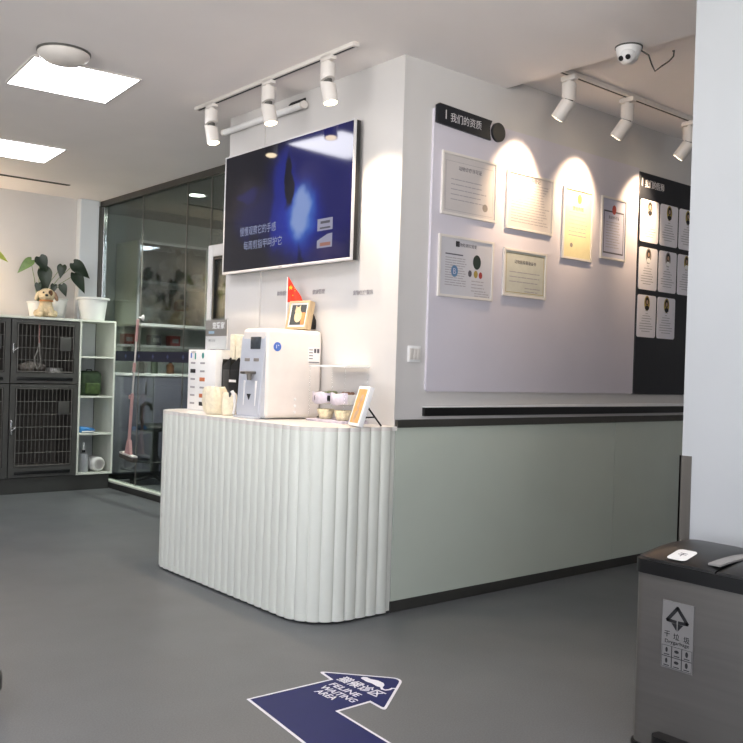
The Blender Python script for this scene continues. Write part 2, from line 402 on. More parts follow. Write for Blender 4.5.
B().box((-0.5, -0.012, -0.009), (0.5, 0.012, -0.006)).build('slot', M['blackmatt'], t, smooth=False)

# track lights
def track_head(label, loc, aim, power, group, cone, blend, lamp_col, split):
    """loc = point on the track; aim = direction the lower barrel looks"""
    t = thing('track_spotlight', label, 'spotlight', loc, 0, group)
    B().box((-0.018, -0.05, -0.03), (0.018, 0.05, 0), 0.004).cyl((0, 0, -0.045), (0, 0, -0.03), 0.016).build('adapter', M['whitemetal'], t)
    R = 0.041; zt = -0.045; zj = -0.135
    u = B().cyl((0, 0, zt), (0, 0, zj), R, seg=28)
    for v in u.bm.verts:
        if v.co.z < zj + 0.001: v.co.z += 0.45 * (v.co.x * split[0] + v.co.y * split[1])
    u.build('upper_barrel', M['whitemetal'], t)
    a = Vector(aim).normalized(); j = Vector((0, 0, zj - 0.012)); e = j + a * 0.112
    lw = B().cyl(j, e, R, seg=28, caps=True)
    for v in lw.bm.verts:
        d = (v.co - j).dot(a)
        if abs(d) < 0.002: v.co += a * (-0.45 * ((v.co - j).x * -split[0] + (v.co - j).y * -split[1])) * 0.9
    lo = lw.build('lower_barrel', M['whitemetal'], t)
    B().cyl(j - Vector((0, 0, 0.0)), (0, 0, zj + 0.02), 0.024, seg=16).build('swivel', M['rubber'], t)
    B().cyl(e - a * 0.002, e + a * 0.0015, R * 0.86, seg=28).build('lens', M['mouth'], lo)
    ld = bpy.data.lights.new('spot_lamp', 'SPOT'); ld.energy = power; ld.spot_size = math.radians(cone); ld.spot_blend = blend
    ld.color = lamp_col; ld.shadow_soft_size = 0.03
    l = bpy.data.objects.new('spot_lamp', ld); COL.objects.link(l); l.parent = t
    l.location = e + a * 0.012; l.rotation_euler = a.to_track_quat('-Z', 'Y').to_euler()
    return t
t = thing('ceiling_track', 'long white lighting track on the ceiling above the screen counter', 'lighting track', (2.86, 4.45, ZC))
B().box((-0.018, -0.835, -0.022), (0.018, 0.80, 0), 0.002).build('rail', M['whitemetal'], t)
B().box((-0.006, -0.83, -0.0235), (0.006, 0.795, -0.0215)).build('groove', M['blackmatt'], t, smooth=False)
B().box((-0.02, -0.85, -0.024), (0.02, -0.83, 0), 0.002).build('end_cap', M['whitemetal'], t)
B().box((-0.02, 0.795, -0.024), (0.02, 0.815, 0), 0.002).build('end_cap', M['whitemetal'], t)
WARM = (1.0, 0.80, 0.58)
for y, lab in ((5.075, 'white spotlight hanging from the track near its far end, left of the screen'),
               (4.415, 'white spotlight in the middle of the track over the screen'),
               (3.84, 'white spotlight hanging nearest the wall corner end of the screen track')):
    track_head(lab, (2.86, y, ZC - 0.012), (0.08, -0.2, -1), SPOT_COUNTER, 'spotlights over the counter', 100, 0.6, WARM, (0.2, -0.9))
t = thing('ceiling_track', 'lighting track running along the ceiling in front of the certificates', 'lighting track', (5.2, 3.21, ZH))
B().box((-1.22, -0.018, -0.03), (1.6, 0.018, 0), 0.002).build('rail', M['whitemetal'], t)
B().box((-1.2, -0.006, -0.0315), (1.58, 0.006, -0.0295)).build('groove', M['blackmatt'], t, smooth=False)
B().box((-1.235, -0.02, -0.032), (-1.21, 0.02, 0), 0.002).build('end_cap', M['whitemetal'], t)
B().box((1.59, -0.02, -0.032), (1.615, 0.02, 0), 0.002).build('end_cap', M['whitemetal'], t)
for x, lab in ((4.115, 'tilted white spotlight at the left end of the track before the certificates'),
               (4.69, 'tilted white spotlight in the middle of the track before the certificates'),
               (5.40, 'tilted white spotlight nearest the pillar, above the dark profile board')):
    track_head(lab, (x, 3.21, ZH - 0.03), (-0.10, 0.62, -0.78), SPOT_WALL, 'spotlights before the certificates', 72, 1.0, (1.0, 0.72, 0.45), (0.1, 0.95))
t = thing('wall_light_tube', 'unlit slim white light tube fixed high on the wall above the screen', 'light tube', (XT - 0.035, 4.9, 2.89))
B().cyl((0, -0.46, 0), (0, 0.46, 0), 0.021, seg=20).build('tube', M['white'], t)
B().cyl((0, -0.475, 0), (0, -0.455, 0), 0.024).build('end_cap', M['whitemetal'], t)
B().cyl((0, 0.455, 0), (0, 0.475, 0), 0.024).build('end_cap', M['whitemetal'], t)
B().box((0.0, -0.42, -0.008), (0.035, -0.38, 0.008)).build('bracket', M['whitemetal'], t)
B().box((0.0, 0.38, -0.008), (0.035, 0.42, 0.008)).build('bracket', M['whitemetal'], t)
B().prism([(0.0, 0.028), (0.033, 0.028), (0.033, 0.055), (0.02, 0.05)], -0.44, -0.30).build('clip', M['blackmatt'], t)

# ceiling camera
t = thing('security_camera', 'white dome security camera with twin lenses on the ceiling by the pillar', 'camera', (3.898, 2.672, ZC))
B().lathe([(0, 0), (0.064, 0), (0.066, -0.006), (0.064, -0.012), (0.060, -0.03), (0.05, -0.062), (0.03, -0.083), (0, -0.09)], seg=36).build('housing', M['white'], t)
B().lathe([(0.0, 0.0), (0.069, 0.0), (0.069, -0.007), (0.0, -0.007)], seg=36).build('base_ring', M['rubber'], t)
d = Vector((-0.85, -0.08, -0.48)).normalized()
e = B().ball((-0.022, -0.012, -0.052), 0.042, seg=20).build('eyeball', M['white'], t)
side = d.cross(Vector((0, 0, 1))).normalized()
c0 = Vector((-0.022, -0.012, -0.052)) + d * 0.036
for s in (-1, 1):
    B().cyl(c0 + side * 0.019 * s, c0 + side * 0.019 * s + d * 0.006, 0.013, seg=18).build('lens', M['black'], e)
cab = []
for p, q, s in ((0.03, -0.05, -0.02), (0.05, -0.085, -0.05), (0.058, -0.10, -0.10), (0.065, -0.115, -0.135), (0.085, -0.14, -0.11), (0.11, -0.165, -0.085), (0.125, -0.18, -0.06), (0.126, -0.182, -0.03), (0.118, -0.178, -0.036)):
    cab.append((p, q, s))
B().tube(cab, 0.004).build('cable', M['charcoal'], t)

# ------------------------------------------------------------------ screen on the wall
def screen_mat():
    m = bpy.data.materials.new('lit_screen_picture'); m.use_nodes = True
    nt = m.node_tree; b = nt.nodes['Principled BSDF']
    b.inputs['Base Color'].default_value = (0.004, 0.004, 0.006, 1); b.inputs['Roughness'].default_value = 0.075
    b.inputs['Specular IOR Level'].default_value = 0.42
    tc = nt.nodes.new('ShaderNodeTexCoord')
    nz = nt.nodes.new('ShaderNodeTexNoise'); nz.inputs['Scale'].default_value = 3.5; nz.inputs['Detail'].default_value = 3
    nt.links.new(tc.outputs['Object'], nz.inputs['Vector'])
    wob = nt.nodes.new('ShaderNodeVectorMath'); wob.operation = 'MULTIPLY_ADD'
    wob.inputs[1].default_value = (0.22, 0, 0.22); nt.links.new(nz.outputs['Color'], wob.inputs[0]); nt.links.new(tc.outputs['Object'], wob.inputs[2])
    def blob(cx, cz, rx, rz, soft):
        mp = nt.nodes.new('ShaderNodeMapping'); mp.vector_type = 'TEXTURE'
        mp.inputs['Location'].default_value = (cx + 0.11, 0, cz + 0.11); mp.inputs['Scale'].default_value = (rx, 50, rz)
        nt.links.new(wob.outputs[0], mp.inputs[0])
        ln = nt.nodes.new('ShaderNodeVectorMath'); ln.operation = 'LENGTH'; nt.links.new(mp.outputs[0], ln.inputs[0])
        mr = nt.nodes.new('ShaderNodeMapRange'); mr.interpolation_type = 'SMOOTHSTEP'
        mr.inputs['From Min'].default_value = 1.0; mr.inputs['From Max'].default_value = 1.0 - soft
        mr.inputs['To Min'].default_value = 0; mr.inputs['To Max'].default_value = 1
        nt.links.new(ln.outputs['Value'], mr.inputs['Value'])
        return mr.outputs[0]
    cur = None
    def over(col, fac, k=1.0):
        nonlocal cur
        mx = nt.nodes.new('ShaderNodeMix'); mx.data_type = 'RGBA'
        if cur is None: mx.inputs[6].default_value = lin('0c0d1c') + (1,)
        else: nt.links.new(cur, mx.inputs[6])
        mx.inputs[7].default_value = lin(col) + (1,)
        if k != 1.0:
            mm = nt.nodes.new('ShaderNodeMath'); mm.operation = 'MULTIPLY'; mm.inputs[1].default_value = k
            nt.links.new(fac, mm.inputs[0]); fac = mm.outputs[0]
        nt.links.new(fac, mx.inputs[0]); cur = mx.outputs[2]
    over('10166a', blob(0.34, 0.02, 0.66, 0.62, 0.5))
    over('0b1450', blob(-0.32, -0.06, 0.30, 0.20, 0.6))
    over('14289a', blob(0.02, 0.02, 0.17, 0.36, 0.4), 0.8)
    over('10185e', blob(-0.42, 0.10, 0.14, 0.05, 0.5))
    over('1c3cc4', blob(0.20, -0.09, 0.30, 0.30, 0.9))
    over('4f8be0', blob(0.21, -0.07, 0.18, 0.225, 0.85))
    over('93ace6', blob(0.20, -0.06, 0.12, 0.175, 0.5))
    over('0b0d22', blob(0.06, 0.13, 0.06, 0.19, 0.3))
    over('0c0f2e', blob(-0.30, -0.17, 0.12, 0.07, 0.6))
    over('060714', blob(0.20, -0.36, 0.035, 0.15, 0.7), 0.7)
    over('473a63', blob(0.45, -0.33, 0.25, 0.08, 0.9), 0.6)
    nt.links.new(cur, b.inputs['Emission Color']); b.inputs['Emission Strength'].default_value = 0.42
    return m
t = thing('wall_television', 'wide flat television on the white wall showing a dark blue picture', 'television', (3.09, 4.573, 2.298), FACE_X)
W2, H2 = 0.695, 0.395
B().box((-W2 + 0.004, 0.008, -H2 + 0.004), (W2 - 0.004, 0.045, H2 - 0.004), 0.004).build('body', M['black'], t)
bz = B()
for lo, hi in (((-W2, -H2), (-W2 + 0.009, H2)), ((W2 - 0.009, -H2), (W2, H2)), ((-W2 + 0.009, H2 - 0.009), (W2 - 0.009, H2)), ((-W2 + 0.009, -H2), (W2 - 0.009, -H2 + 0.016))):
    bz.box((lo[0], -0.004, lo[1]), (hi[0], 0.012, hi[1]), 0.001)
bz.build('bezel', mat('silver_bezel', 'd2d0d2', 0.35, 0.3, var=0.02), t)
B().box((-0.3, 0.045, -0.2), (0.3, 0.072, 0.2)).build('wall_mount', M['black'], t)
s = B().box((-W2 + 0.009, 0.0, -H2 + 0.016), (W2 - 0.009, 0.008, H2 - 0.009)).build('screen', screen_mat(), t, smooth=False)
M['subtitle'] = emis('subtitle_glow', '8a93b4', 0.45); M['chip'] = emis('caption_glow', 'a8a9c6', 0.36); M['chipink'] = emis('caption_ink', '4a4a66', 0.25)
M['chipor'] = emis('caption_orange', 'a86a5a', 0.4)
B().text('慢慢观察它的手感', -0.275, -0.128, 0.42, -0.0005, 0.058).build('subtitle', M['subtitle'], s, smooth=False)
B().text('每周剪指甲呵护它', -0.215, -0.222, 0.44, -0.0005, 0.058).build('subtitle', M['subtitle'], s, smooth=False)
B().box((0.37, -0.001, -0.205), (0.515, -0.0002, -0.135)).build('caption_box', M['chip'], s, smooth=False)
B().prism([(0.37, -0.305), (0.515, -0.305), (0.515, -0.225), (0.47, -0.228), (0.37, -0.26)], -0.001, -0.0002).build('caption_box', M['chip'], s, smooth=False)
B().box((0.40, -0.0015, -0.165), (0.49, -0.0011, -0.15)).box((0.395, -0.0015, -0.195), (0.495, -0.0011, -0.185)).build('caption_text', M['chipink'], s, smooth=False)
B().box((0.40, -0.0015, -0.295), (0.50, -0.0011, -0.275)).build('caption_text', M['chipor'], s, smooth=False)
B().box((-0.018, -0.0046, -0.3895), (0.018, -0.004, -0.3835)).build('maker_mark', M['inklight'], t, smooth=False)
# lettering stuck on the wall below
for y, wd, s, lab, z in ((4.645, 0.125, '检验影像', 'small grey lettering on the wall below the screen, half behind the red flag', 1.757),
                      (4.27, 0.12, '健康管理', 'small grey lettering on the wall below the middle of the screen', 1.75),
                      (3.853, 0.175, '宠物医疗服务', 'small grey lettering on the wall nearest the wall corner', 1.727)):
    t = thing('wall_lettering', lab, 'lettering', (XT, y, z), FACE_X)
    B().text(s, 0, 0, wd, 0, th=0.003).build('characters', M['inklight'], t, smooth=False)

# ------------------------------------------------------------------ reception counter
def counter_path(n_per=10):
    r = 0.25; x0, x1 = 2.62, 3.13; ya, yb = 5.33, 3.53
    segs = []
    P = [(x1, ya)]
    def arc(cx, cy, a0, a1, n):
        for k in range(n + 1):
            a = math.radians(a0 + (a1 - a0) * k / n); P.append((cx + r * math.cos(a), cy + r * math.sin(a)))
    arc(x0 + r, ya - r, 90, 180, 24); arc(x0 + r, yb + r, 180, 270, 24); P.append((x1, yb))
    return [Vector((a, b)) for a, b in P]
def resample(P, n):
    L = [0]
    for a, b in zip(P, P[1:]): L.append(L[-1] + (b - a).length)
    out = []
    for k in range(n + 1):
        s = L[-1] * k / n; i = 0
        while i < len(L) - 2 and L[i + 1] < s: i += 1
        d = (P[i + 1] - P[i]).normalized(); out.append((P[i] + d * (s - L[i]), Vector((d.y, -d.x)) * -1, s))
    return out, L[-1]
t = thing('reception_counter', 'white fluted counter with rounded ends standing below the screen', 'counter', (0, 0, 0))
P = counter_path()
_, LT = resample(P, 10)
NF = round(LT / 0.0705); SUB = 8
rs, _ = resample(P, NF * SUB)
outer = []
cen = Vector((3.1, 4.43))
for k, (p, nrm, sdist) in enumerate(rs):
    if nrm.dot(p - cen) < 0: nrm = -nrm
    ph = (k % SUB) / SUB
    h = 0.012 * max(0.0, math.sin(PI * ph)) ** 0.4 - 0.010
    outer.append(p + nrm * h)
poly = [(v.x, v.y) for v in outer] + [(XT - 0.002, 3.545), (XT - 0.002, 5.325)]
fl = B()
zs = (0.012, 0.975)
rings = [[fl.bm.verts.new((x, y, z)) for x, y in poly[:len(outer)]] for z in zs]
for a, b in zip(rings, rings[1:]):
    for k in range(len(a) - 1): fl.bm.faces.new((a[k], a[k + 1], b[k + 1], b[k]))
fl.build('fluted_front', M['counter'], t, ang=0.9)
B().slab([(p.x - 0.0, p.y) for p in [q - (q - cen).normalized() * 0.03 for q in P]] + [(XT - 0.002, 3.55), (XT - 0.002, 5.32)], 0.0, 0.012).build('toe_base', M['blackmatt'], t, smooth=False)
B().slab([(p.x - 0.0, p.y) for p in [q - (q - cen).normalized() * 0.02 for q in P]] + [(XT - 0.002, 3.55), (XT - 0.002, 5.32)], 0.0125, 0.9745).build('core', M['counter'], t, smooth=False)
B().slab([(v.x, v.y) for v in outer] + [(XT - 0.002, 3.53), (XT - 0.002, 5.33)], 0.9755, 0.997).build('countertop', M['ctop'], t, ang=0.9)
ZT = 0.997

# ------------------------------------------------------------------ things on the counter
t = thing('display_box', 'white display box with two columns of printed tabs at the counter end', 'display box', (2.83, 5.04, ZT), FACE_X)
B().box((-0.185, 0, 0), (0.165, 0.18, 0.392), 0.004).build('box', M['white'], t)
for r in range(6):
    for c in range(2):
        col = {(1, 0): 'dark_ink', (2, 1): 'terracotta', (4, 1): 'terracotta', (5, 1): 'dark_ink'}.get((r, c), 'inklight')
        big = col != 'inklight'
        cx = -0.118 + c * 0.122; cz = 0.306 - r * 0.052; hw, hh = (0.032, 0.0125) if big else (0.028, 0.006)
        B().box((cx - hw, -0.003, cz - hh), (cx + hw, 0.001, cz + hh), 0.0015).build('tab', M[col], t)
B().box((-0.152, -0.002, 0.338), (-0.138, 0.001, 0.37)).build('printed_mark', M['blue'], t, smooth=False)
B().box((-0.098, -0.002, 0.33), (-0.084, 0.001, 0.37)).build('printed_mark', M['teal'], t, smooth=False)
B().lathe([(0, 0), (0.016, 0), (0.016, 0.002), (0, 0.002)], (0.006, 0, 0.354), axis=(0, -1, 0), sx=0.8, sy=1.2).build('printed_mark', M['teal'], t)
B().text('免费取样', -0.118, 0.375, 0.06, -0.0005).build('printed_text', M['inklight'], t, smooth=False)

t = thing('flyer_holder', 'clear acrylic stand with a grey and white flyer on top of the display box', 'flyer stand', (2.87, 4.96, ZT + 0.392), FACE_X)
B().box((-0.135, 0, 0), (0.14, 0.004, 0.2)).box((-0.135, 0.012, 0), (0.14, 0.016, 0.2)).box((-0.135, 0, -0.0), (0.14, 0.05, 0.004)).build('acrylic_pocket', M['acrylic'], t, smooth=False)
fy = B().box((-0.13, 0.0055, 0.005), (0.133, 0.0105, 0.19)).build('flyer', M['paper'], t, smooth=False)
B().box((-0.13, 0.0045, 0.088), (0.133, 0.0055, 0.19)).build('flyer_header', M['greyprint'], fy, smooth=False)
B().text('宠爱家', 0.03, 0.155, 0.15, 0.0043, 0.045, th=0.0006, bold=0.02).build('flyer_title', M['white'], fy, smooth=False)
B().box((-0.09, 0.0038, 0.103), (-0.02, 0.0045, 0.12)).build('flyer_button', mat('pale_blue_print', 'a9c4d6', 0.6, var=0.03), fy, smooth=False)
B().text('预约 咨询', -0.05, 0.06, 0.08, 0.0053, th=0.0006).build('flyer_text', M['inklight'], fy, smooth=False)

t = thing('paper_organizer', 'black slotted organizer holding cream paper sleeves beside the machine', 'organizer', (2.865, 4.715, ZT), FACE_X)
o = B().box((-0.14, 0, 0), (0.15, 0.15, 0.03), 0.002).box((-0.14, 0.12, 0.03), (0.15, 0.15, 0.28), 0.002)
for k in range(4):
    x = -0.14 + k * 0.0967 - (0.004 if k else 0)
    o.prism([(0, 0)] * 0 or [(x, 0.03), (x + 0.008, 0.03), (x + 0.008, 0.335), (x, 0.30)], 0.0, 0.12)
o.box((-0.13, 0.0, 0.12), (0.148, 0.012, 0.27), 0.002)
for k in range(3):
    x = -0.132 + k * 0.0967
    o.prism([(x, 0.27), (x + 0.088, 0.27), (x + 0.088, 0.345), (x, 0.295)], 0.0, 0.010)
o.build('tray', M['black'], t)
B().box((-0.05, -0.002, 0.195), (0.03, 0.0005, 0.21)).build('name_label', M['paper'], t, smooth=False)
for k in range(3):
    x = -0.128 + k * 0.0967 + (0.026 if k == 0 else 0)
    B().box((x, 0.03, 0.032), (x + (0.054 if k == 0 else 0.08), 0.11, 0.49 - 0.006 * k), 0.003).build('paper_sleeve', M['cream'], t)

def crumpled(name, lab, loc, r, h, m, tilt, seed, cat):
    rnd = random.Random(seed)
    t = thing(name, lab, cat, loc)
    b = B()
    prof = [(0, 0), (r * 0.8, 0), (r, h * 0.12), (r * 1.05, h * 0.45), (r * 0.98, h * 0.85), (r * 0.8, h), (r * 0.35, h * 0.97), (r * 0.25, h * 0.75), (0, h * 0.74)]
    b.lathe(prof, seg=26)
    for v in b.bm.verts:
        if v.co.z > 0.003:
            a = math.atan2(v.co.y, v.co.x)
            k = 1 + 0.07 * math.sin(9 * a + seed) * (0.4 + v.co.z / h) + rnd.uniform(-0.035, 0.035)
            v.co.x *= k; v.co.y *= k; v.co.z *= 1 + rnd.uniform(-0.03, 0.03)
            v.co.x += tilt * v.co.z
    b.build('roll', m, t)
    return t
t = crumpled('paper_roll', 'thick cream crumpled paper roll in front of the black organizer', (2.75, 4.71, ZT), 0.072, 0.165, M['cream'], -0.1, 3, 'paper roll')
t = crumpled('paper_roll', 'smaller cream crumpled paper roll right beside the machine', (2.75, 4.568, ZT), 0.042, 0.135, M['cream'], 0.05, 5, 'paper roll')
B().box((-0.02, -0.035, 0.11), (0.012, -0.02, 0.15), 0.004).build('grey_clip', M['lcd'], t)
B().tube([(-0.01, -0.045, 0.148), (0.0, -0.06, 0.12), (0.005, -0.062, 0.06), (0.0, -0.055, 0.012)], 0.01).build('paper_tail', M['paper'], t)

# ozone / water machine
t = thing('water_dispenser', 'bulky white countertop dispenser with a small grey display and lever tap', 'dispenser', (2.748, 4.20, ZT))
LX, LY, LZ = 0.405, 0.262, 0.515
b = B().box((0.012, 0, 0.004), (LX, LY, LZ), 0.028, 5); b.build('casing', M['offwhite'], t)
fp = B()
prof = [(-0.012, 0.004), (-0.022, 0.03), (0.0, 0.30), (0.012, 0.46), (0.024, 0.508), (0.034, 0.508), (0.034, 0.004)]
a = [[fp.bm.verts.new((x, y, z)) for x, z in prof] for y in (0.012, LY - 0.006)]
fp.bm.faces.new(a[0]); fp.bm.faces.new(a[1][::-1])
for k in range(len(prof)):
    j = (k + 1) % len(prof); fp.bm.faces.new((a[0][k], a[1][k], a[1][j], a[0][j]))
bmesh.ops.bevel(fp.bm, geom=[e for e in fp.bm.edges], offset=0.008, segments=2, affect='EDGES')
fp.build('front_panel', M['silverpanel'], t)
B().box((-0.045, 0.02, 0.0), (0.06, LY - 0.015, 0.012), 0.004).build('drip_tray', M['silverpanel'], t)
def on_front(z): # x of the front at height z
    pts = [(0.004, -0.012), (0.03, -0.022), (0.30, 0.0), (0.46, 0.012), (0.512, 0.03)]
    for (z0, x0), (z1, x1) in zip(pts, pts[1:]):
        if z0 <= z <= z1: return x0 + (x1 - x0) * (z - z0) / (z1 - z0)
    return 0
dq = B().box((on_front(0.41) - 0.005, 0.055, 0.395), (on_front(0.45) + 0.01, 0.155, 0.465), 0.003).build('display', M['lcd'], t)
for y in (0.06, 0.155):
    B().box((on_front(0.335) - 0.004, y, 0.325), (on_front(0.34) + 0.01, y + 0.05, 0.343), 0.002).build('button', M['greyprint'], t)
B().box((-0.075, 0.075, 0.252), (0.02, 0.135, 0.268), 0.006).cyl((-0.03, 0.105, 0.218), (-0.03, 0.105, 0.258), 0.012, 0.016).build('tap', M['steel'], t)
rc = B()
rc.box((-0.0185, 0.055, 0.07), (0.005, 0.062, 0.215)).box((-0.0185, 0.175, 0.07), (0.005, 0.182, 0.215)).box((-0.006, 0.055, 0.20), (0.01, 0.182, 0.215))
rc.build('recess_rim', M['white'], t, smooth=False)
B().prism([(0, 0)] * 0 or [(0.0, 0.0), (0.022, 0.034), (-0.022, 0.034)], -0.0012, 0.0006).move(Matrix.Translation((-0.0165, 0.125, 0.105)) @ Matrix.Rotation(-PI / 2, 4, 'Z')).build('drop_mark', M['dark_ink'], t, smooth=False)
B().lathe([(0, 0), (0.026, 0), (0.026, 0.0012), (0, 0.0012)], (0.085, 0.0, 0.412), axis=(0, -1, 0)).build('blue_badge', M['blue'], t)
B().text('1°', 0.086, 0.413, 0.018, -0.0013).build('badge_text', M['white'], t, smooth=False)
lb = B().box((0.30, -0.0014, 0.325), (0.385, 0.0, 0.42)).build('rating_label', M['paper'], t, smooth=False)
k = B()
for i in range(4): k.box((0.307, -0.002, 0.40 - i * 0.017), (0.334, -0.0014, 0.405 - i * 0.017))
k.box((0.342, -0.002, 0.385), (0.357, -0.0014, 0.41)).box((0.364, -0.002, 0.385), (0.379, -0.0014, 0.41)).box((0.305, -0.002, 0.328), (0.382, -0.0014, 0.333))
k.build('label_print', M['ink'], lb, smooth=False)
for z in (0.04, 0.075, 0.115):
    B().lathe([(0, 0), (0.009, 0), (0.007, 0.003), (0, 0.0035)], (0.218, 0.0, z), axis=(0, -1, 0), seg=16).build('screw_cap', M['white'], t)

# framed cat photo, red flag on the dispenser
t = thing('photo_frame', 'wooden frame with a cat picture standing on top of the white dispenser', 'picture frame', (3.045, 4.335, ZT + LZ + 0.012), math.radians(-80))
tl = Matrix.Rotation(math.radians(-12), 4, 'X')
fr = B().box((-0.085, 0.0, 0), (-0.073, 0.045, 0.172)).box((0.073, 0.0, 0), (0.085, 0.045, 0.172)).box((-0.073, 0.0, 0), (0.073, 0.045, 0.012)).box((-0.073, 0.0, 0.16), (0.073, 0.045, 0.172)).move(tl); fr.build('frame', M['wood'], t, smooth=False)
mt = B().box((-0.073, 0.006, 0.012), (0.073, 0.04, 0.16)).move(tl).build('mat_board', M['paper'], t, smooth=False)
ph = B().box((-0.06, 0.004, 0.025), (0.06, 0.006, 0.148)).move(tl).build('photo', M['artdark'], mt, smooth=False)
ct = B()
ct.lathe([(0, 0), (0.03, 0), (0.03, 0.001), (0, 0.001)], (0.002, 0.004, 0.078), axis=(0, -1, 0), sx=1.0, sy=1.25, seg=20)
ct.lathe([(0, 0), (0.022, 0), (0.022, 0.0015), (0, 0.0015)], (-0.006, 0.004, 0.113), axis=(0, -1, 0), seg=20)
ct.prism([(-0.026, 0.118), (-0.016, 0.132), (-0.024, 0.146)], 0.0025, 0.004).prism([(0.0, 0.132), (0.013, 0.122), (0.012, 0.147)], 0.0025, 0.004)
ct.move(tl).build('cat_figure', M['fur'], ph, smooth=False)
B().box((0.03, 0.0035, 0.025), (0.06, 0.004, 0.10)).move(tl).build('photo_patch', M['orange'], ph, smooth=False)
B().prism([(0.05, 0.0), (0.105, 0.0), (0.105, 0.055), (0.085, 0.09), (0.07, 0.10)], -0.02, 0.02).move(Matrix.Translation((0.05, 0, 0)) @ Matrix.Rotation(PI / 2, 4, 'Z')).build('easel_back', M['black'], t, smooth=False)

t = thing('table_flag', 'small red flag with yellow star drooping behind the cat picture', 'flag', (3.06, 4.45, ZT + LZ), math.radians(-60))
B().cyl((0, 0, 0), (0, 0, 0.325), 0.0035, seg=10).cyl((0, 0, 0), (0, 0, 0.01), 0.028, seg=20).build('pole', M['white'], t)
fb = B(); NU, NV = 14, 12; grid = []
for i in range(NU + 1):
    u = i / NU; row = []
    for j in range(NV + 1):
        v = j / NV
        x = 0.004 + 0.108 * u; ztop = 0.33 - 0.15 * u * 1.02; zb = 0.175 - 0.012 * u
        row.append(fb.bm.verts.new((x, 0.012 * math.sin(u * 9 + v * 2) * u, zb + (max(ztop, zb + 0.002) - zb) * v)))
    grid.append(row)
for i in range(NU):
    for j in range(NV): fb.bm.faces.new((grid[i][j], grid[i + 1][j], grid[i + 1][j + 1], grid[i][j + 1]))
fo = fb.build('cloth', M['flagred'], t)
sm = fo.modifiers.new('thickness', 'SOLIDIFY'); sm.thickness = 0.002
st = B()
def star(b, cx, cz, r, y):
    b.prism([(cx + (r if k % 2 == 0 else r * 0.4) * math.sin(k * PI / 5), cz + (r if k % 2 == 0 else r * 0.4) * math.cos(k * PI / 5)) for k in range(10)], y - 0.002, y + 0.001)
star(st, 0.025, 0.262, 0.016, -0.004)
for x, z in ((0.047, 0.258), (0.052, 0.243), (0.047, 0.228), (0.04, 0.216)): star(st, x, z, 0.005, -0.0015)
st.build('stars', M['yellow'], fo, smooth=False)

# acrylic tier with cups
t = thing('acrylic_riser', 'clear acrylic tiered stand with a white top plate right of the dispenser', 'display stand', (2.985, 3.935, ZT), FACE_X)
B().box((-0.165, 0.0, 0.306), (0.168, 0.172, 0.316), 0.002).build('top_plate', M['white'], t)
for x in (-0.16, 0.16):
    for y in (0.006, 0.165):
        B().cyl((x, y, 0), (x, y, 0.306), 0.003, seg=10).build('rod', M['acrylic'], t)
B().box((-0.165, -0.01, 0.0), (0.168, 0.17, 0.014), 0.002).build('lower_tray', M['rose'], t)
B().box((-0.165, 0.0, 0.097), (0.168, 0.17, 0.101)).build('middle_shelf', M['acrylic'], t, smooth=False)
def bowl(lab, loc, m, food, fm, group):
    b = thing('snack_bowl', lab, 'bowl', loc, 0, group)
    r = 0.05
    B().lathe([(0, 0), (r * 0.62, 0), (r * 0.7, 0.004), (r * 0.95, 0.045), (r, 0.055), (r * 0.93, 0.055), (r * 0.85, 0.04), (r * 0.6, 0.008), (0, 0.008)], seg=28).build('bowl', m, b)
    if food:
        rnd = random.Random(len(lab)); fd = B()
        for k in range(16):
            a = rnd.uniform(0, 6.28); q = r * 0.62 * math.sqrt(rnd.random())
            fd.ball((q * math.cos(a), q * math.sin(a), 0.05 + rnd.uniform(0, 0.012)), 0.014, (1, 1, 0.7), seg=8)
        fd.build('food', fm, b)
    return b
g = 'bowls on the acrylic stand'
bowl('patterned cream bowl at the left of the lower tray of the acrylic stand', (3.035, 3.995, ZT + 0.0145), M['bowl'], False, None, g)
bowl('patterned cream bowl at the right of the lower tray of the acrylic stand', (3.035, 3.84, ZT + 0.0145), M['bowl'], False, None, g)
bowl('bowl of greenish snacks on the upper level of the acrylic stand, at the left', (3.075, 4.01, ZT + 0.1015), M['bowl'], True, mat('olive_snacks', '9aa078', 0.8, var=0.3, scale=60), g)
bowl('bowl of brown snacks on the upper level of the acrylic stand, at the right', (3.075, 3.85, ZT + 0.1015), M['white'], True, mat('brown_snacks', '8a6650', 0.8, var=0.3, scale=60), g)
t = thing('paper_band', 'lavender paper bands printed with black motifs in front of the upper bowls', 'paper strip', (2.99, 4.085, ZT + 0.1015), FACE_X)
bb = B()
NP = 24; rows = []
for k in range(NP + 1):
    u = k / NP; x = -0.01 + 0.32 * u; y = 0.024 - 0.022 * abs(math.sin(u * 2 * PI)); dz = 0.006 * math.cos(u * 4 * PI)
    rows.append((bb.bm.verts.new((x, y, dz)), bb.bm.verts.new((x, y, 0.062 + 0.004 * math.cos(u * 20)))))
for a, b2 in zip(rows, rows[1:]): bb.bm.faces.new((a[0], b2[0], b2[1], a[1]))
po = bb.build('band', M['rose'], t); sm = po.modifiers.new('thickness', 'SOLIDIFY'); sm.thickness = 0.002; sm.offset = 1
mk = B()
for x, y in ((0.04, 0.008), (0.145, 0.018), (0.16, 0.018)):
    mk.lathe([(0, 0), (0.009, 0), (0.009, 0.004), (0, 0.004)], (x, y, 0.03), axis=(0, -1, 0), sx=0.8, sy=1.9, seg=12)
mk.build('printed_motif', M['dark_ink'], po)

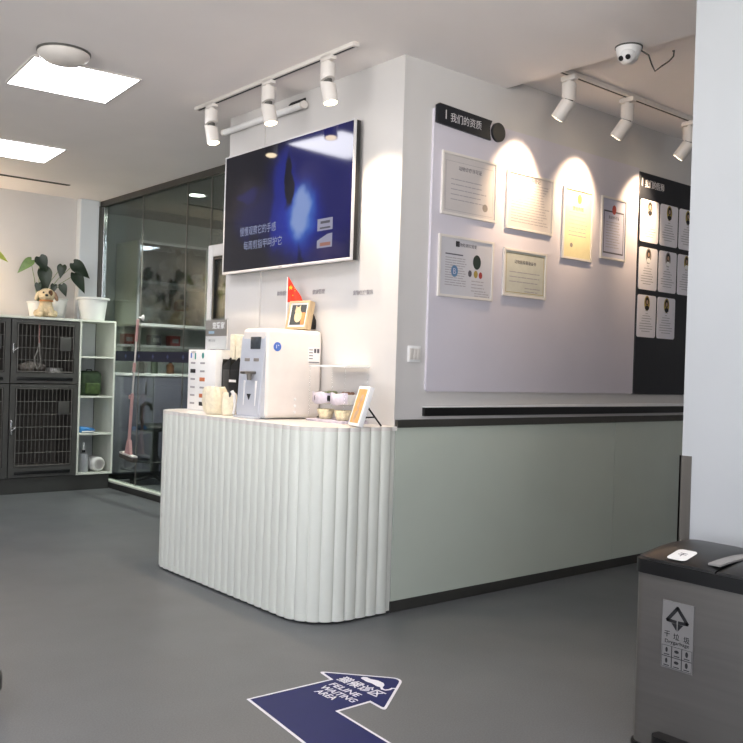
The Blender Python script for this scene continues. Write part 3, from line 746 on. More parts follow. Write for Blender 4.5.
t = thing('art_frame', 'narrow white framed orange art print leaning on a black easel at the counter edge', 'picture frame', (2.905, 3.59, ZT), math.radians(-104))
tl = Matrix.Translation((0, 0, 0.006)) @ Matrix.Rotation(math.radians(-17), 4, 'X')
B().box((-0.065, 0.0, 0), (0.065, 0.028, 0.215), 0.002).move(tl).build('frame', M['white'], t)
ar = B().box((-0.049, -0.001, 0.016), (0.049, 0.002, 0.199)).move(tl).build('art_print', M['artorange'], t, smooth=False)
bl = B()
for x, z, a, c in ((-0.005, 0.05, 0.02, 1.6), (0.012, 0.075, 0.012, 1.5), (0.0, 0.11, 0.018, 1.2), (0.012, 0.15, 0.02, 1.0)):
    bl.lathe([(0, 0), (a, 0), (a, 0.0006), (0, 0.0006)], (x, -0.0012, z), axis=(0, -1, 0), sx=0.8, sy=c, seg=14)
bl.move(tl).build('painted_flowers', mat('pale_flower_paint', 'b99b80', 0.7, var=0.15, scale=30), ar, smooth=False)
e = B()
e.tube([(0.0, 0.06, 0.13), (0.0, 0.165, 0.004)], 0.005).tube([(-0.05, 0.015, 0.006), (-0.02, 0.05, 0.10)], 0.004).tube([(0.05, 0.015, 0.006), (0.02, 0.05, 0.10)], 0.004).tube([(0.0, 0.03, 0.045), (0.0, 0.125, 0.05)], 0.004)
e.build('easel', M['blackmatt'], t)

# ------------------------------------------------------------------ certificate wall
t = thing('display_board', 'large lavender board carrying the framed certificates', 'board', (3.375, YC, 1.186))
B().prism([(0.012, 0), (1.965, 0), (1.965, 1.556), (0, 1.556), (0, 0.012)], -0.016, 0.0).build('panel', M['board'], t, smooth=False)
t = thing('title_sign', 'black title sign with white characters at the top of the lavender board', 'sign', (3.38, YC - 0.016, 2.715))
def rrect(x0, z0, x1, z1, r, n=6):
    P = []
    for cx, cz, a in ((x1 - r, z1 - r, 0), (x0 + r, z1 - r, 90), (x0 + r, z0 + r, 180), (x1 - r, z0 + r, 270)):
        for k in range(n + 1):
            q = math.radians(a + 90 * k / n); P.append((cx + r * math.cos(q), cz + r * math.sin(q)))
    return P
B().prism([(0.0, -0.052), (0.438, -0.070), (0.43, -0.03), (0.43, 0.01), (0.445, 0.043), (0.02, 0.058), (0.0, 0.045)], -0.014, 0).build('plate', M['navy'], t, smooth=False)
B().lathe([(0, 0), (0.055, 0), (0.055, 0.016), (0, 0.016)], (0.503, 0, -0.012), axis=(0, -1, 0), seg=32).build('round_plate', M['navy'], t, ang=0.5)
B().box((0.066, -0.015, -0.022), (0.073, -0.0142, 0.028)).build('bar_mark', M['sign_white'], t, smooth=False)
B().text('我们的资质', 0.23, -0.004, 0.25, -0.0142, 0.05).build('characters', M['sign_white'], t, smooth=False)

def cert(label, x0, x1, z0, z1, paperm, rows, title=None, fw=0.014, extra=None, m_in=0.028):
    w, h = x1 - x0, z1 - z0
    t = thing('certificate_frame', label, 'certificate', ((x0 + x1) / 2, YC - 0.016, z0), 0, 'framed certificates')
    a = w / 2
    f = B()
    for lo, hi in (((-a, 0), (-a + fw, h)), ((a - fw, 0), (a, h)), ((-a + fw, h - fw), (a - fw, h)), ((-a + fw, 0), (a - fw, fw))):
        f.box((lo[0], -0.014, lo[1]), (hi[0], 0, hi[1]), 0.001)
    f.build('frame', M['whitemetal'], t, smooth=False)
    p = B().box((-a + fw, -0.008, fw), (a - fw, -0.001, h - fw)).build('paper', paperm, t, smooth=False)
    if title: B().text(title[0], 0, h * title[1], w * title[2], -0.0081, th=0.0006).build('title_text', M['ink'], p, smooth=False)
    ln = B(); rnd = random.Random(int(x0 * 100) + int(z0 * 100))
    for (u0, u1, v0, v1, n) in rows:
        for k in range(n):
            z = h * (v0 + (v1 - v0) * k / max(1, n - 1)); x = -a + w * u0; xe = -a + w * (u1 - rnd.uniform(0, 0.18) * (u1 - u0))
            while x < xe - 0.006:
                q = min(xe, x + rnd.uniform(0.02, 0.07)); ln.box((x, -0.0086, z - 0.0025), (q, -0.0081, z + 0.0025)); x = q + 0.005
    ln.build('printed_lines', M['inklight'], p, smooth=False)
    if extra: extra(p, a, w, h)
    # clear cover sheet
    return t
def disc(b, x, z, r, sx=1.0, sy=1.0, y=-0.0081): b.lathe([(0, 0), (r, 0), (r, 0.0006), (0, 0.0006)], (x, y, z), axis=(0, -1, 0), sx=sx, sy=sy, seg=24); return b
M['certpaper'] = mat('certificate_paper', 'c6bfbd', 0.6, var=0.02)
M['certgreen'] = mat('certificate_paper_green', 'c3c2b6', 0.6, var=0.05, scale=20)
M['certyellow'] = mat('certificate_paper_yellow', 'd9cfa6', 0.6, var=0.04, scale=20)
M['certblue'] = mat('certificate_paper_blue', 'b9b9cc', 0.6, var=0.03)
def ex1(p, a, w, h):
    B().box((-a + 0.03, -0.0084, 0.028), (a - 0.03, -0.0081, 0.03)).box((-a + 0.03, -0.0084, h - 0.05), (a - 0.03, -0.0081, h - 0.048)).box((-a + 0.03, -0.0084, 0.03), (-a + 0.032, -0.0081, h - 0.05)).box((a - 0.032, -0.0084, 0.03), (a - 0.03, -0.0081, h - 0.05)).build('border_line', M['inklight'], p, smooth=False)
    disc(B(), 0.13, 0.075, 0.022).build('seal', M['greyprint'], p)
cert('landscape certificate with a bold title, framed, upper left directly below the title sign', 3.438, 3.886, 2.172, 2.522, M['certpaper'], [(0.16, 0.82, 0.58, 0.26, 5)], ('动物诊疗许可证', 0.77, 0.42), extra=ex1)
cert('wide framed certificate of dense lines beneath the strongest lamp glare', 3.975, 4.409, 2.16, 2.507, M['certpaper'], [(0.1, 0.92, 0.82, 0.14, 15)], ('医疗机构登记', 0.9, 0.4))
def ex3(p, a, w, h):
    disc(B(), 0.085, h * 0.62, 0.036, 0.9, 1.15).build('round_emblem', mat('dark_green_print', '22302c', 0.6, var=0.1), p)
    disc(B(), 0.03, h * 0.42, 0.016, 0.9, 1.2).build('small_emblem', M['ink'], p)
    disc(B(), 0.078, h * 0.42, 0.018, 0.9, 1.2).build('small_emblem', M['gold'], p)
    disc(B(), 0.118, h * 0.41, 0.016, 0.9, 1.2).build('small_emblem', M['red'], p)
    disc(B(), -0.095, h * 0.43, 0.03, 0.9, 1.1).build('blue_emblem', M['emblem'], p)
    B().text('B', -0.095, h * 0.43, 0.022, -0.0088).build('emblem_letter', M['certblue'], p, smooth=False)
    B().box((-0.09, -0.0086, h * 0.83), (-0.06, -0.0081, h * 0.92)).build('logo', M['dark_ink'], p, smooth=False)
    B().box((-0.17, -0.0088, h * 0.69), (-0.03, -0.0081, h * 0.71)).build('heading_bar', M['ink'], p, smooth=False)
cert('white framed certificate with a blue emblem and a dark green round badge', 3.431, 3.876, 1.715, 2.06, mat('certificate_paper_white', 'c3c1c6', 0.6, var=0.02), [(0.12, 0.5, 0.64, 0.2, 12), (0.6, 0.88, 0.3, 0.14, 4), (0.66, 0.95, 0.1, 0.06, 2)], ('宠物检测实验室', 0.87, 0.36), extra=ex3)
cert('small pale greenish framed certificate hanging lowest, right of the white one with emblems', 3.965, 4.361, 1.758, 2.043, M['certgreen'], [(0.14, 0.86, 0.52, 0.32, 3), (0.5, 0.86, 0.2, 0.13, 2)], ('动物医院等级证书', 0.74, 0.5), extra=lambda p, a, w, h: B().box((-a + 0.025, -0.0084, 0.025), (a - 0.025, -0.0081, 0.028)).box((-a + 0.025, -0.0084, h - 0.028), (a - 0.025, -0.0081, h - 0.025)).box((-a + 0.025, -0.0084, 0.028), (-a + 0.028, -0.0081, h - 0.028)).box((a - 0.028, -0.0084, 0.028), (a - 0.025, -0.0081, h - 0.028)).build('border_line', M['gold'], p, smooth=False))
def ex5(p, a, w, h):
    disc(B(), 0.012, h * 0.86, 0.024, 0.9, 1.3).build('seal', M['gold'], p)
    disc(B(), -0.06, h * 0.2, 0.014).build('stamp', M['greyprint'], p)
cert('tall yellowish framed certificate with a small gold seal at the top', 4.509, 4.814, 2.037, 2.493, M['certyellow'], [(0.2, 0.85, 0.66, 0.34, 7)], ('营业执照', 0.72, 0.36), extra=ex5)
def ex6(p, a, w, h):
    f = B()
    for lo, hi in (((-a + 0.03, 0.04), (-a + 0.036, h - 0.09)), ((a - 0.036, 0.04), (a - 0.03, h - 0.09)), ((-a + 0.036, h - 0.1), (a - 0.036, h - 0.09)), ((-a + 0.036, 0.04), (a - 0.036, 0.05))):
        f.box((lo[0], -0.0084, lo[1]), (hi[0], -0.0081, hi[1]))
    f.build('border_line', M['ink'], p, smooth=False)
    disc(B(), 0.0, h - 0.08, 0.025, 0.9, 1.25).build('seal', M['red'], p)
cert('narrow framed certificate with a dark border and a red seal, nearest the dark profile board', 4.908, 5.193, 2.077, 2.492, M['certblue'], [(0.2, 0.78, 0.6, 0.2, 10)], ('执业许可证', 0.68, 0.42), extra=ex6)

# dark staff board with profile cards
t = thing('staff_board', 'black board with white heading beside the pillar, carrying white profile cards', 'board', (5.345, YC, 1.182))
B().box((0, -0.02, 0), (0.98, 0, 1.54), 0.002).build('panel', M['navy'], t, smooth=False)
B().text('我们的医师', 0.18, 1.468, 0.24, -0.0202, 0.055, th=0.002).build('characters', M['sign_white'], t, smooth=False)
B().box((0.022, -0.022, 1.445), (0.032, -0.0202, 1.5)).build('bar_mark', M['sign_white'], t, smooth=False)
rowname = ['top row', 'middle row', 'bottom row']; colname = ['first column from the left', 'second column', 'third column, cut by the pillar']
hairc = [['dark_ink', 'gold', 'gold'], ['dark_ink', 'dark_ink', 'gold'], ['gold', 'gold', None]]
M['skin'] = mat('printed_skin', 'a98a72', 0.7, var=0.05); M['card'] = mat('profile_card_white', 'e8e4ea', 0.5, var=0.02)
for r in range(3):
    for c in range(3):
        if hairc[r][c] is None: continue
        x = 5.358 + 0.2475 * c; z = 2.243 - 0.331 * r
        k = thing('profile_card', 'white profile card on the black board, %s, %s' % (rowname[r], colname[c]), 'card', (x, YC - 0.02, z), 0, 'profile cards on the black board')
        pc = B().prism(rrect(0, 0, 0.226, 0.294, 0.018), -0.004, 0).build('card', M['card'], k, smooth=False)
        ph = disc(B(), 0.113, 0.238, 0.042, 0.8, 1.25, -0.0041).build('portrait', M['greyprint'] if hairc[r][c] == 'dark_ink' else M['gold'], k)
        disc(B(), 0.113, 0.252, 0.022, 0.95, 1.3, -0.0048).build('portrait_hair', M['dark_ink'], ph)
        disc(B(), 0.113, 0.246, 0.012, 0.9, 1.3, -0.0055).build('portrait_face', M['skin'], ph)
        disc(B(), 0.113, 0.205, 0.021, 1.2, 0.8, -0.0055).build('portrait_body', M['white'] if r == 1 else M['dark_ink'], ph)
        ln = B(); rnd = random.Random(r * 7 + c)
        for q in range(9):
            zz = 0.185 - q * 0.018; hw = (0.02, 0.014, 0.05, 0.06, 0.06, 0.085, 0.085, 0.085, 0.06)[q]
            ln.box((0.113 - hw, -0.0046, zz - 0.002), (0.113 + hw * rnd.uniform(0.6, 1), -0.0041, zz + 0.002))
        ln.build('printed_lines', M['inklight'], pc, smooth=False)

t = thing('cable_trunking', 'long thin black channel strip above the steel ledge', 'trunking', (3.366, YC, 1.05))
B().box((0, -0.02, 0), (5.2, 0, 0.047), 0.002).build('channel', M['black'], t, smooth=False)
t = thing('white_ledge_strip', 'slightly bowed white strip lying along the wall above the black channel', 'strip', (3.366, YC, 1.098))
B().prism([(1.9, 0.0), (5.2, 0.0), (5.2, 0.02), (1.9, 0.02), (0.9, 0.012), (0.0, 0.004), (0.0, 0.0)], -0.03, 0).build('strip', M['white'], t, smooth=False)
t = thing('light_switch', 'small white wall switch near the wall corner', 'switch', (3.29, YC, 1.388))
B().box((-0.047, -0.008, -0.044), (0.047, 0, 0.044), 0.003).build('plate', M['white'], t)
for k in (-1, 0, 1):
    B().box((-0.012 + k * 0.027, -0.012, -0.03), (0.012 + k * 0.027, -0.008, 0.03), 0.001).build('rocker', M['whitemetal'], t)

# ------------------------------------------------------------------ cages and shelf along the back wall
CY = 8.64
t = thing('cage_plinth', 'low dark plinth under the cages and the white shelf', 'plinth', (0, CY, 0))
B().box((-1.2, 0.012, 0), (3.82, 0.54, 0.15), 0.003).build('plinth', M['plinth'], t, smooth=False)
t = thing('top_board', 'long white board lying on top of the pet cages', 'board', (0, CY, 1.678))
B().box((-1.2, -0.012, 0), (3.472, 0.55, 0.024), 0.002).build('board', M['shelfwhite'], t, smooth=False)
def cage(x0, x1, z0, z1, label):
    w, h = x1 - x0, z1 - z0
    t = thing('pet_cage', label, 'cage', (x0, CY, z0), 0, 'stacked pet cages')
    b = B()
    tk = 0.02
    b.box((0, 0.03, 0), (tk, 0.5, h)).box((w - tk, 0.03, 0), (w, 0.5, h)).box((tk, 0.03, 0), (w - tk, 0.5, tk)).box((tk, 0.03, h - tk), (w - tk, 0.5, h)).box((tk, 0.48, tk), (w - tk, 0.5, h - tk)).box((tk, 0.035, 0.075), (w - tk, 0.48, 0.085))
    b.build('shell', M['cageback'], t, smooth=False)
    f = B()
    fz0, fz1, fx = 0.10, h - 0.035, 0.048
    f.box((0, 0, 0), (fx, 0.03, h)).box((w - fx, 0, 0), (w, 0.03, h)).box((fx, 0, 0), (w - fx, 0.03, fz0)).box((fx, 0, fz1), (w - fx, 0.03, h))
    f.build('front_frame', M['charcoal'], t, smooth=False)
    d = B(); dx0, dx1, dz0, dz1 = fx + 0.012, w - fx - 0.012, fz0 + 0.012, fz1 - 0.008
    d.tube([(dx0, 0.0, dz0), (dx1, 0.0, dz0), (dx1, 0.0, dz1), (dx0, 0.0, dz1), (dx0, 0.0, dz0)], 0.006, 6)
    n = 14
    for k in range(1, n): d.cyl((dx0 + (dx1 - dx0) * k / n, 0.0, dz0), (dx0 + (dx1 - dx0) * k / n, 0.0, dz1), 0.0026, seg=6)
    nr = 4 if h < 0.7 else 6
    for k in range(1, nr): d.cyl((dx0, -0.004, dz0 + (dz1 - dz0) * k / nr), (dx1, -0.004, dz0 + (dz1 - dz0) * k / nr), 0.003, seg=6)
    dd = d.build('wire_door', mat('cage_wire', '625f5a', 0.45, 0.0, var=0.05) if 'wire' not in M else M['wire'], t)
    M['wire'] = dd.data.materials[0]
    B().box((dx1 - 0.135, -0.012, dz1 - 0.25), (dx1 - 0.025, -0.006, dz1 - 0.12), 0.002).build('card_holder', M['charcoal'], dd)
    l = B().box((0.008, -0.02, h * 0.46), (0.022, 0, h * 0.62), 0.003).cyl((0.015, -0.02, h * 0.5), (0.055, -0.028, h * 0.545), 0.004).cyl((0.015, -0.02, h * 0.54), (0.045, -0.024, h * 0.54), 0.004)
    l.build('latch', M['chrome'], t)
    for q in (0.3, 0.42, 0.62):
        pass
    B().box((fx + 0.01, -0.008, 0.028), (w - fx - 0.01, 0.0, 0.06), 0.004).build('waste_tray', M['black'], t)
    sc = B()
    for xx in (0.15, 0.5, 0.85): sc.lathe([(0, 0), (0.006, 0), (0.004, 0.003), (0, 0.003)], (w * xx, 0, h - 0.018), axis=(0, -1, 0), seg=10)
    sc.build('rivets', M['chrome'], t)
    return t
cage(2.812, 3.468, 1.06, 1.672, 'upper pet cage beside the white shelf, holding a grey cushion and bowl')
cage(2.812, 3.468, 0.156, 1.05, 'lower taller empty pet cage beside the white shelf')
cage(2.14, 2.802, 1.06, 1.672, 'upper pet cage cut off by the left edge of the view')
cage(2.14, 2.802, 0.156, 1.05, 'lower pet cage cut off by the left edge of the view')
# contents of the upper cage
t = thing('hanging_rope', 'pink rope with a grey loop hanging inside the upper pet cage', 'rope', (3.085, CY + 0.05, 1.22))
B().tube([(0.0, 0, 0.425), (0.003, 0, 0.36), (0.0, 0, 0.28), (0.006, 0, 0.23)], 0.009).build('cord', M['rope'], t)
B().tube([(0.006, 0, 0.235), (-0.012, 0, 0.15), (-0.034, 0, 0.09), (-0.03, 0, 0.03), (-0.012, 0, -0.02), (0.014, 0, 0.0), (0.022, 0, 0.06), (0.012, 0, 0.15), (0.008, 0, 0.235)], 0.006).build('loop', M['ropegrey'], t)
t = thing('plush_cushion', 'rumpled grey plush cushion lying in the upper pet cage', 'cushion', (3.08, CY + 0.24, 1.147))
cb = B(); rnd = random.Random(2)
for k in range(9):
    cb.ball((rnd.uniform(-0.1, 0.1), rnd.uniform(-0.08, 0.08), 0.055 + rnd.uniform(-0.005, 0.03)), rnd.uniform(0.05, 0.07), (1.2, 1, 0.72), seg=12)
co = cb.build('pad', M['furgrey'], t); rm = co.modifiers.new('merge', 'REMESH'); rm.mode = 'VOXEL'; rm.voxel_size = 0.012; rm.use_smooth_shade = True
t = thing('pet_bowl', 'silver patterned pet bowl in the upper pet cage', 'bowl', (3.28, CY + 0.135, 1.147))
B().lathe([(0, 0), (0.088, 0), (0.083, 0.012), (0.078, 0.06), (0.083, 0.066), (0.072, 0.066), (0.06, 0.015), (0, 0.013)], seg=30).build('bowl', mat('patterned_steel', '8d8c88', 0.4, 0.5, var=0.4, scale=28), t)

t = thing('shelf_unit', 'narrow white open shelf with four compartments beside the cages', 'shelf', (3.474, CY, 0.152))
WS, HS, TK = 0.375, 1.55, 0.018
B().box((0, 0, 0), (TK, 0.5, HS)).build('side_panel', M['shelfwhite'], t, smooth=False)
B().box((WS - TK, 0, 0), (WS, 0.5, HS)).build('side_panel', M['shelfwhite'], t, smooth=False)
for z in (0.0, 0.396, 0.77, 1.168, HS - TK):
    B().box((TK, 0.0, z), (WS - TK, 0.49, z + TK)).build('shelf', M['shelfwhite'], t, smooth=False)
B().box((TK, 0.49, 0), (WS - TK, 0.5, HS)).build('back_panel', M['shelfwhite'], t, smooth=False)
t = thing('small_backpack', 'green camouflage backpack in the second compartment of the white shelf', 'bag', (3.63, CY + 0.13, 0.152 + 0.788))
bb = B().box((-0.115, -0.07, 0), (0.115, 0.07, 0.25), 0.045, 4); bb.build('bag_body', M['greenbag'], t)
B().box((-0.065, -0.095, 0.02), (0.085, -0.06, 0.13), 0.016, 3).build('front_pocket', mat('lime_bag_cloth', '35481f', 0.8, var=0.4, scale=20), t)
B().tube([(-0.03, 0, 0.225), (-0.025, 0, 0.262), (0.025, 0, 0.262), (0.03, 0, 0.225)], 0.007).build('handle', M['blackmatt'], t)
t = thing('wipes_packet', 'blue and white packet lying in the third compartment of the white shelf', 'packet', (3.60, CY + 0.11, 0.152 + 0.414))
pk = B().box((-0.085, -0.06, 0), (0.085, 0.06, 0.06), 0.022, 3)
for v in pk.bm.verts:
    if v.co.z > 0.03: v.co.z += 0.015 * (1 - abs(v.co.x) / 0.09) - 0.02 * max(0, v.co.x / 0.085)
pk.build('packet', M['bluebag'], t); B().box((-0.06, -0.0635, 0.006), (0.07, -0.0605, 0.02), 0.001).build('label', M['paper'], t)
t = thing('pump_bottle', 'grey bottle with a white nozzle at the bottom of the white shelf', 'bottle', (3.585, CY + 0.10, 0.152 + 0.018))
B().lathe([(0, 0), (0.047, 0), (0.05, 0.006), (0.05, 0.165), (0.046, 0.185), (0.02, 0.195), (0, 0.195)], seg=28).build('bottle', mat('grey_bottle', '9a9c9f', 0.4, var=0.03), t)
B().cyl((0, 0, 0.195), (0, 0, 0.222), 0.017).build('collar', M['black'], t)
B().lathe([(0.014, 0.222), (0.013, 0.24), (0.007, 0.27), (0.006, 0.295), (0, 0.297)], seg=16).build('nozzle', M['white'], t)
t = thing('towel_roll', 'white towel roll lying at the bottom of the white shelf', 'towel', (3.725, CY + 0.04, 0.152 + 0.018 + 0.075))
rr = B()
rr.lathe([(0, 0.0), (0.055, -0.004), (0.068, 0.004), (0.074, 0.02), (0.075, 0.16), (0.06, 0.175), (0, 0.175)], (0, 0, 0), axis=(-0.1, 1, 0.0), seg=28)
rr.build('roll', M['furwhite'] if False else mat('white_towel', 'c9c8c4', 0.95, var=0.05, scale=40, bump=0.3), t)
sp = [(0.05 * (1 - k / 40) * math.cos(k * 0.5), -0.006, 0.05 * (1 - k / 40) * math.sin(k * 0.5)) for k in range(38)]
B().tube(sp, 0.003, 6).build('spiral_edge', M['greyprint'], t)

# things on top of the cages
def leaf(b, base, dirv, nrm, L, Wd, curl=0.15):
    base = Vector(base); d = Vector(dirv).normalized(); n = Vector(nrm); n = (n - d * n.dot(d)).normalized(); s = d.cross(n)
    pr = [(-0.22, 0.30), (-0.16, 0.62), (0.0, 0.92), (0.15, 1.0), (0.35, 0.86), (0.6, 0.56), (0.82, 0.25), (1.0, 0.0)]
    L0 = []; C0 = []; R0 = []
    for u, w in pr:
        z = -curl * L * u * u
        c = base + d * (u * L) + n * z
        if u < 0: cc = base + n * 0.0
        else: cc = c
        off = s * (w * Wd / 2); lift = n * (0.12 * w * Wd)
        L0.append(b.bm.verts.new(c - off + lift)); R0.append(b.bm.verts.new(c + off + lift)); C0.append(b.bm.verts.new(cc + (Vector((0, 0, 0)) if u >= 0 else d * (-0.0005 * (len(C0) + 1)))))
    for k in range(len(pr) - 1):
        for A in (L0, R0):
            try: b.bm.faces.new((A[k], A[k + 1], C0[k + 1], C0[k]))
            except ValueError: pass
def add_leaf(parent, base, dirv, nrm, L, Wd, m, root):
    lb = B(); leaf(lb, base, dirv, nrm, L, Wd)
    o = lb.build('leaf', m, parent, ang=3.0)
    md = o.modifiers.new('thickness', 'SOLIDIFY'); md.thickness = 0.002
    sd = o.modifiers.new('smooth', 'SUBSURF'); sd.levels = 1; sd.render_levels = 2
    b0 = Vector(base); r = Vector(root)
    mid = (r + b0) / 2 + Vector((0, 0, 0.03)) + (b0 - r) * 0.05
    B().tube([r, r * 0.55 + mid * 0.45, mid, b0 * 0.6 + mid * 0.4, b0], 0.0045, 6, 0.003).build('stem', M['stem'], o) if False else B().tube([r, r * 0.55 + mid * 0.45, mid, b0 * 0.6 + mid * 0.4, b0], 0.0045, 6, 0.003).build('stem', M['stem'], parent)
TOPZ = 1.678 + 0.024
PX = Vector((3.17, 8.985, TOPZ))
def cp(px, py, y=8.86):     # leaf positions read off in the plane of the plant
    return Vector((2.750 + (px * 0.01034), y, 2.304 - (py - 258) * 0.00985)) - PX
t = thing('potted_plant', 'potted plant with dark arrow shaped leaves behind the toy dog', 'plant', tuple(PX))
B().lathe([(0, 0), (0.07, 0), (0.075, 0.006), (0.10, 0.15), (0.108, 0.155), (0.108, 0.165), (0.096, 0.165), (0.09, 0.14), (0, 0.138)], seg=32).build('pot', M['pot'], t)
B().lathe([(0, 0.139), (0.05, 0.146), (0.09, 0.14)], seg=20).build('soil', M['soil'], t)
rt0 = Vector((0.0, 0, 0.145))
front = Vector((-0.35, -1, 0.25))
for (bx, by, tx, ty, wd, key, yy) in ((28, 263, 17, 274, 0.085, 'leafpale', 8.85), (35.5, 259.5, 41, 271, 0.115, 'leaf', 8.82), (41.5, 271, 43.5, 290, 0.125, 'leaf', 8.86), (34, 286, 33.5, 295, 0.06, 'leaf', 8.8),
                                   (59.5, 265, 57, 276, 0.085, 'leaf', 8.88), (70, 262, 83.5, 274, 0.12, 'leaf', 8.84), (73.5, 272, 82, 288.5, 0.115, 'leaf', 8.9), (58, 285, 61, 295, 0.075, 'leaf', 8.83), (43, 283, 42, 297, 0.07, 'leaf', 8.9), (52, 285, 50, 293, 0.06, 'leaf', 8.88)):
    b0 = cp(bx, by, yy); tp = cp(tx, ty, yy - 0.02)
    add_leaf(t, b0, tp - b0, front + Vector((random.uniform(-0.2, 0.2), 0, random.uniform(-0.1, 0.25))), (tp - b0).length * 1.15, wd * 1.2, M[key], rt0)
t = thing('potted_plant', 'plant with pale yellow green leaves mostly outside the left edge', 'plant', (2.60, 8.9, TOPZ))
B().lathe([(0, 0), (0.07, 0), (0.075, 0.006), (0.09, 0.13), (0.098, 0.14), (0.088, 0.14), (0.08, 0.12), (0, 0.118)], seg=32).build('pot', M['pot'], t)
for (bx, bz, dx, dz, wd) in ((0.10, 0.60, 0.135, -0.075, 0.085), (-0.06, 0.5, -0.12, -0.06, 0.08), (0.0, 0.42, -0.03, -0.12, 0.08)):
    add_leaf(t, (bx, -0.04, bz), (dx, -0.02, dz), front + Vector((0, 0, 0.5)), math.hypot(dx, dz), wd, M['leafyellow'], (0, 0, 0.12))
t = thing('flower_pot', 'empty white tapered flower pot with a wide rim on the shelf top', 'flower pot', (3.685, 8.86, 0.152 + HS))
B().lathe([(0, 0), (0.115, 0), (0.12, 0.008), (0.145, 0.212), (0.168, 0.217), (0.17, 0.235), (0.155, 0.237), (0.145, 0.225), (0.112, 0.02), (0, 0.02)], seg=44).build('pot', M['pot'], t)
t = thing('saucer_pot', 'low translucent white plastic pot behind the tapered flower pot', 'flower pot', (3.40, 9.05, TOPZ))
B().lathe([(0, 0), (0.06, 0), (0.065, 0.006), (0.085, 0.20), (0.095, 0.204), (0.095, 0.215), (0.08, 0.215), (0.06, 0.012), (0, 0.012)], seg=36).build('pot', M['pot'], t)
# plush toy dog
t = thing('toy_dog', 'sitting cream plush toy dog with an orange scarf on top of the cages', 'toy', (3.16, 8.74, TOPZ + 0.004), math.radians(-20))
b = B()
b.ball((0, 0.02, 0.075), 0.075, (1, 0.9, 1)); b.ball((0, 0.0, 0.12), 0.062, (1, 0.85, 1.1)); b.ball((0.005, -0.03, 0.215), 0.07, (1.15, 0.95, 0.95))
b.ball((0.005, -0.085, 0.2), 0.036, (1.1, 0.9, 0.85))
for s in (-1, 1):
    b.ball((0.045 * s, -0.055, 0.05), 0.028, (1, 1, 1.9)); b.ball((0.05 * s, -0.075, 0.016), 0.03, (1, 1.25, 0.6)); b.ball((0.075 * s, 0.0, 0.035), 0.042, (0.9, 1.3, 0.9))
b.ball((0.0, 0.095, 0.05), 0.025, (1, 1.5, 1))
o = b.build('body', M['fur'], t); rm = o.modifiers.new('merge', 'REMESH'); rm.mode = 'VOXEL'; rm.voxel_size = 0.008; rm.use_smooth_shade = True
for s in (-1, 1):
    B().ball((0.085 * s + 0.005, -0.03, 0.205), 0.034, (0.55, 0.75, 1.45), Euler((0, 0.35 * -s, 0))).build('ear', M['furtan'] if s > 0 else M['fur'], t)
B().ball((0.005, -0.12, 0.208), 0.013, (1.2, 0.8, 0.9)).build('nose', M['black'], t)
for s in (-1, 1): B().ball((0.028 * s + 0.005, -0.093, 0.235), 0.009).build('eye', M['black'], t)
B().ball((0.04, -0.085, 0.232), 0.024, (0.9, 0.5, 1.2)).build('eye_patch', M['furbrown'], t)
B().lathe([(0.055, 0.0), (0.066, 0.004), (0.067, 0.014), (0.055, 0.02)], (0.002, -0.02, 0.15), seg=28, sy=0.9).build('scarf', M['orange'], t)

# mop hanging on the glass
t = thing('squeeze_mop', 'pink sponge mop hanging upright against the glass partition', 'mop', (XG - 0.06, 8.21, 0.33))
t.rotation_euler = (0.075, 0, 0)
B().cyl((0, 0.005, 0.05), (0, -0.02, 1.39), 0.0085, seg=14).build('pole', M['whitemetal'], t)
B().cyl((0, -0.016, 1.17), (0, -0.02, 1.385), 0.014, seg=14).build('upper_grip', M['pink'], t)
B().cyl((0, -0.006, 0.87), (0, -0.008, 0.96), 0.015, seg=14).build('middle_grip', M['pink'], t)
B().cyl((0, 0.005, 0.20), (0, -0.004, 0.66), 0.015, seg=14).box((-0.015, -0.016, 0.60), (0.015, 0.05, 0.64), 0.005).build('lever_sleeve', M['pink'], t)
B().prism([(-0.032, 0.06), (0.032, 0.06), (0.02, 0.15), (0.012, 0.2), (-0.012, 0.2), (-0.02, 0.15)], -0.014, 0.014).move(Matrix.Rotation(-PI / 2, 4, 'Z')).move(Matrix.Diagonal((1, 1.9, 1, 1))).build('head_bracket', M['pink'], t)
B().box((-0.028, -0.15, 0.045), (0.028, 0.15, 0.062), 0.004).box((-0.034, 0.06, 0.055), (0.034, 0.10, 0.075), 0.004).build('head_plate', M['whitemetal'], t)
B().box((-0.032, -0.155, 0.0), (0.032, 0.155, 0.045), 0.012).build('sponge', mat('dark_sponge', '4a4640', 0.95, var=0.2, scale=60), t)
B().lathe([(0, 0), (0.03, 0), (0.02, 0.012), (0.006, 0.02), (0.006, 0.045), (0, 0.045)], (0.054, -0.02, 1.405), axis=(-1, 0, 0), seg=20).build('suction_hook', M['white'], t)

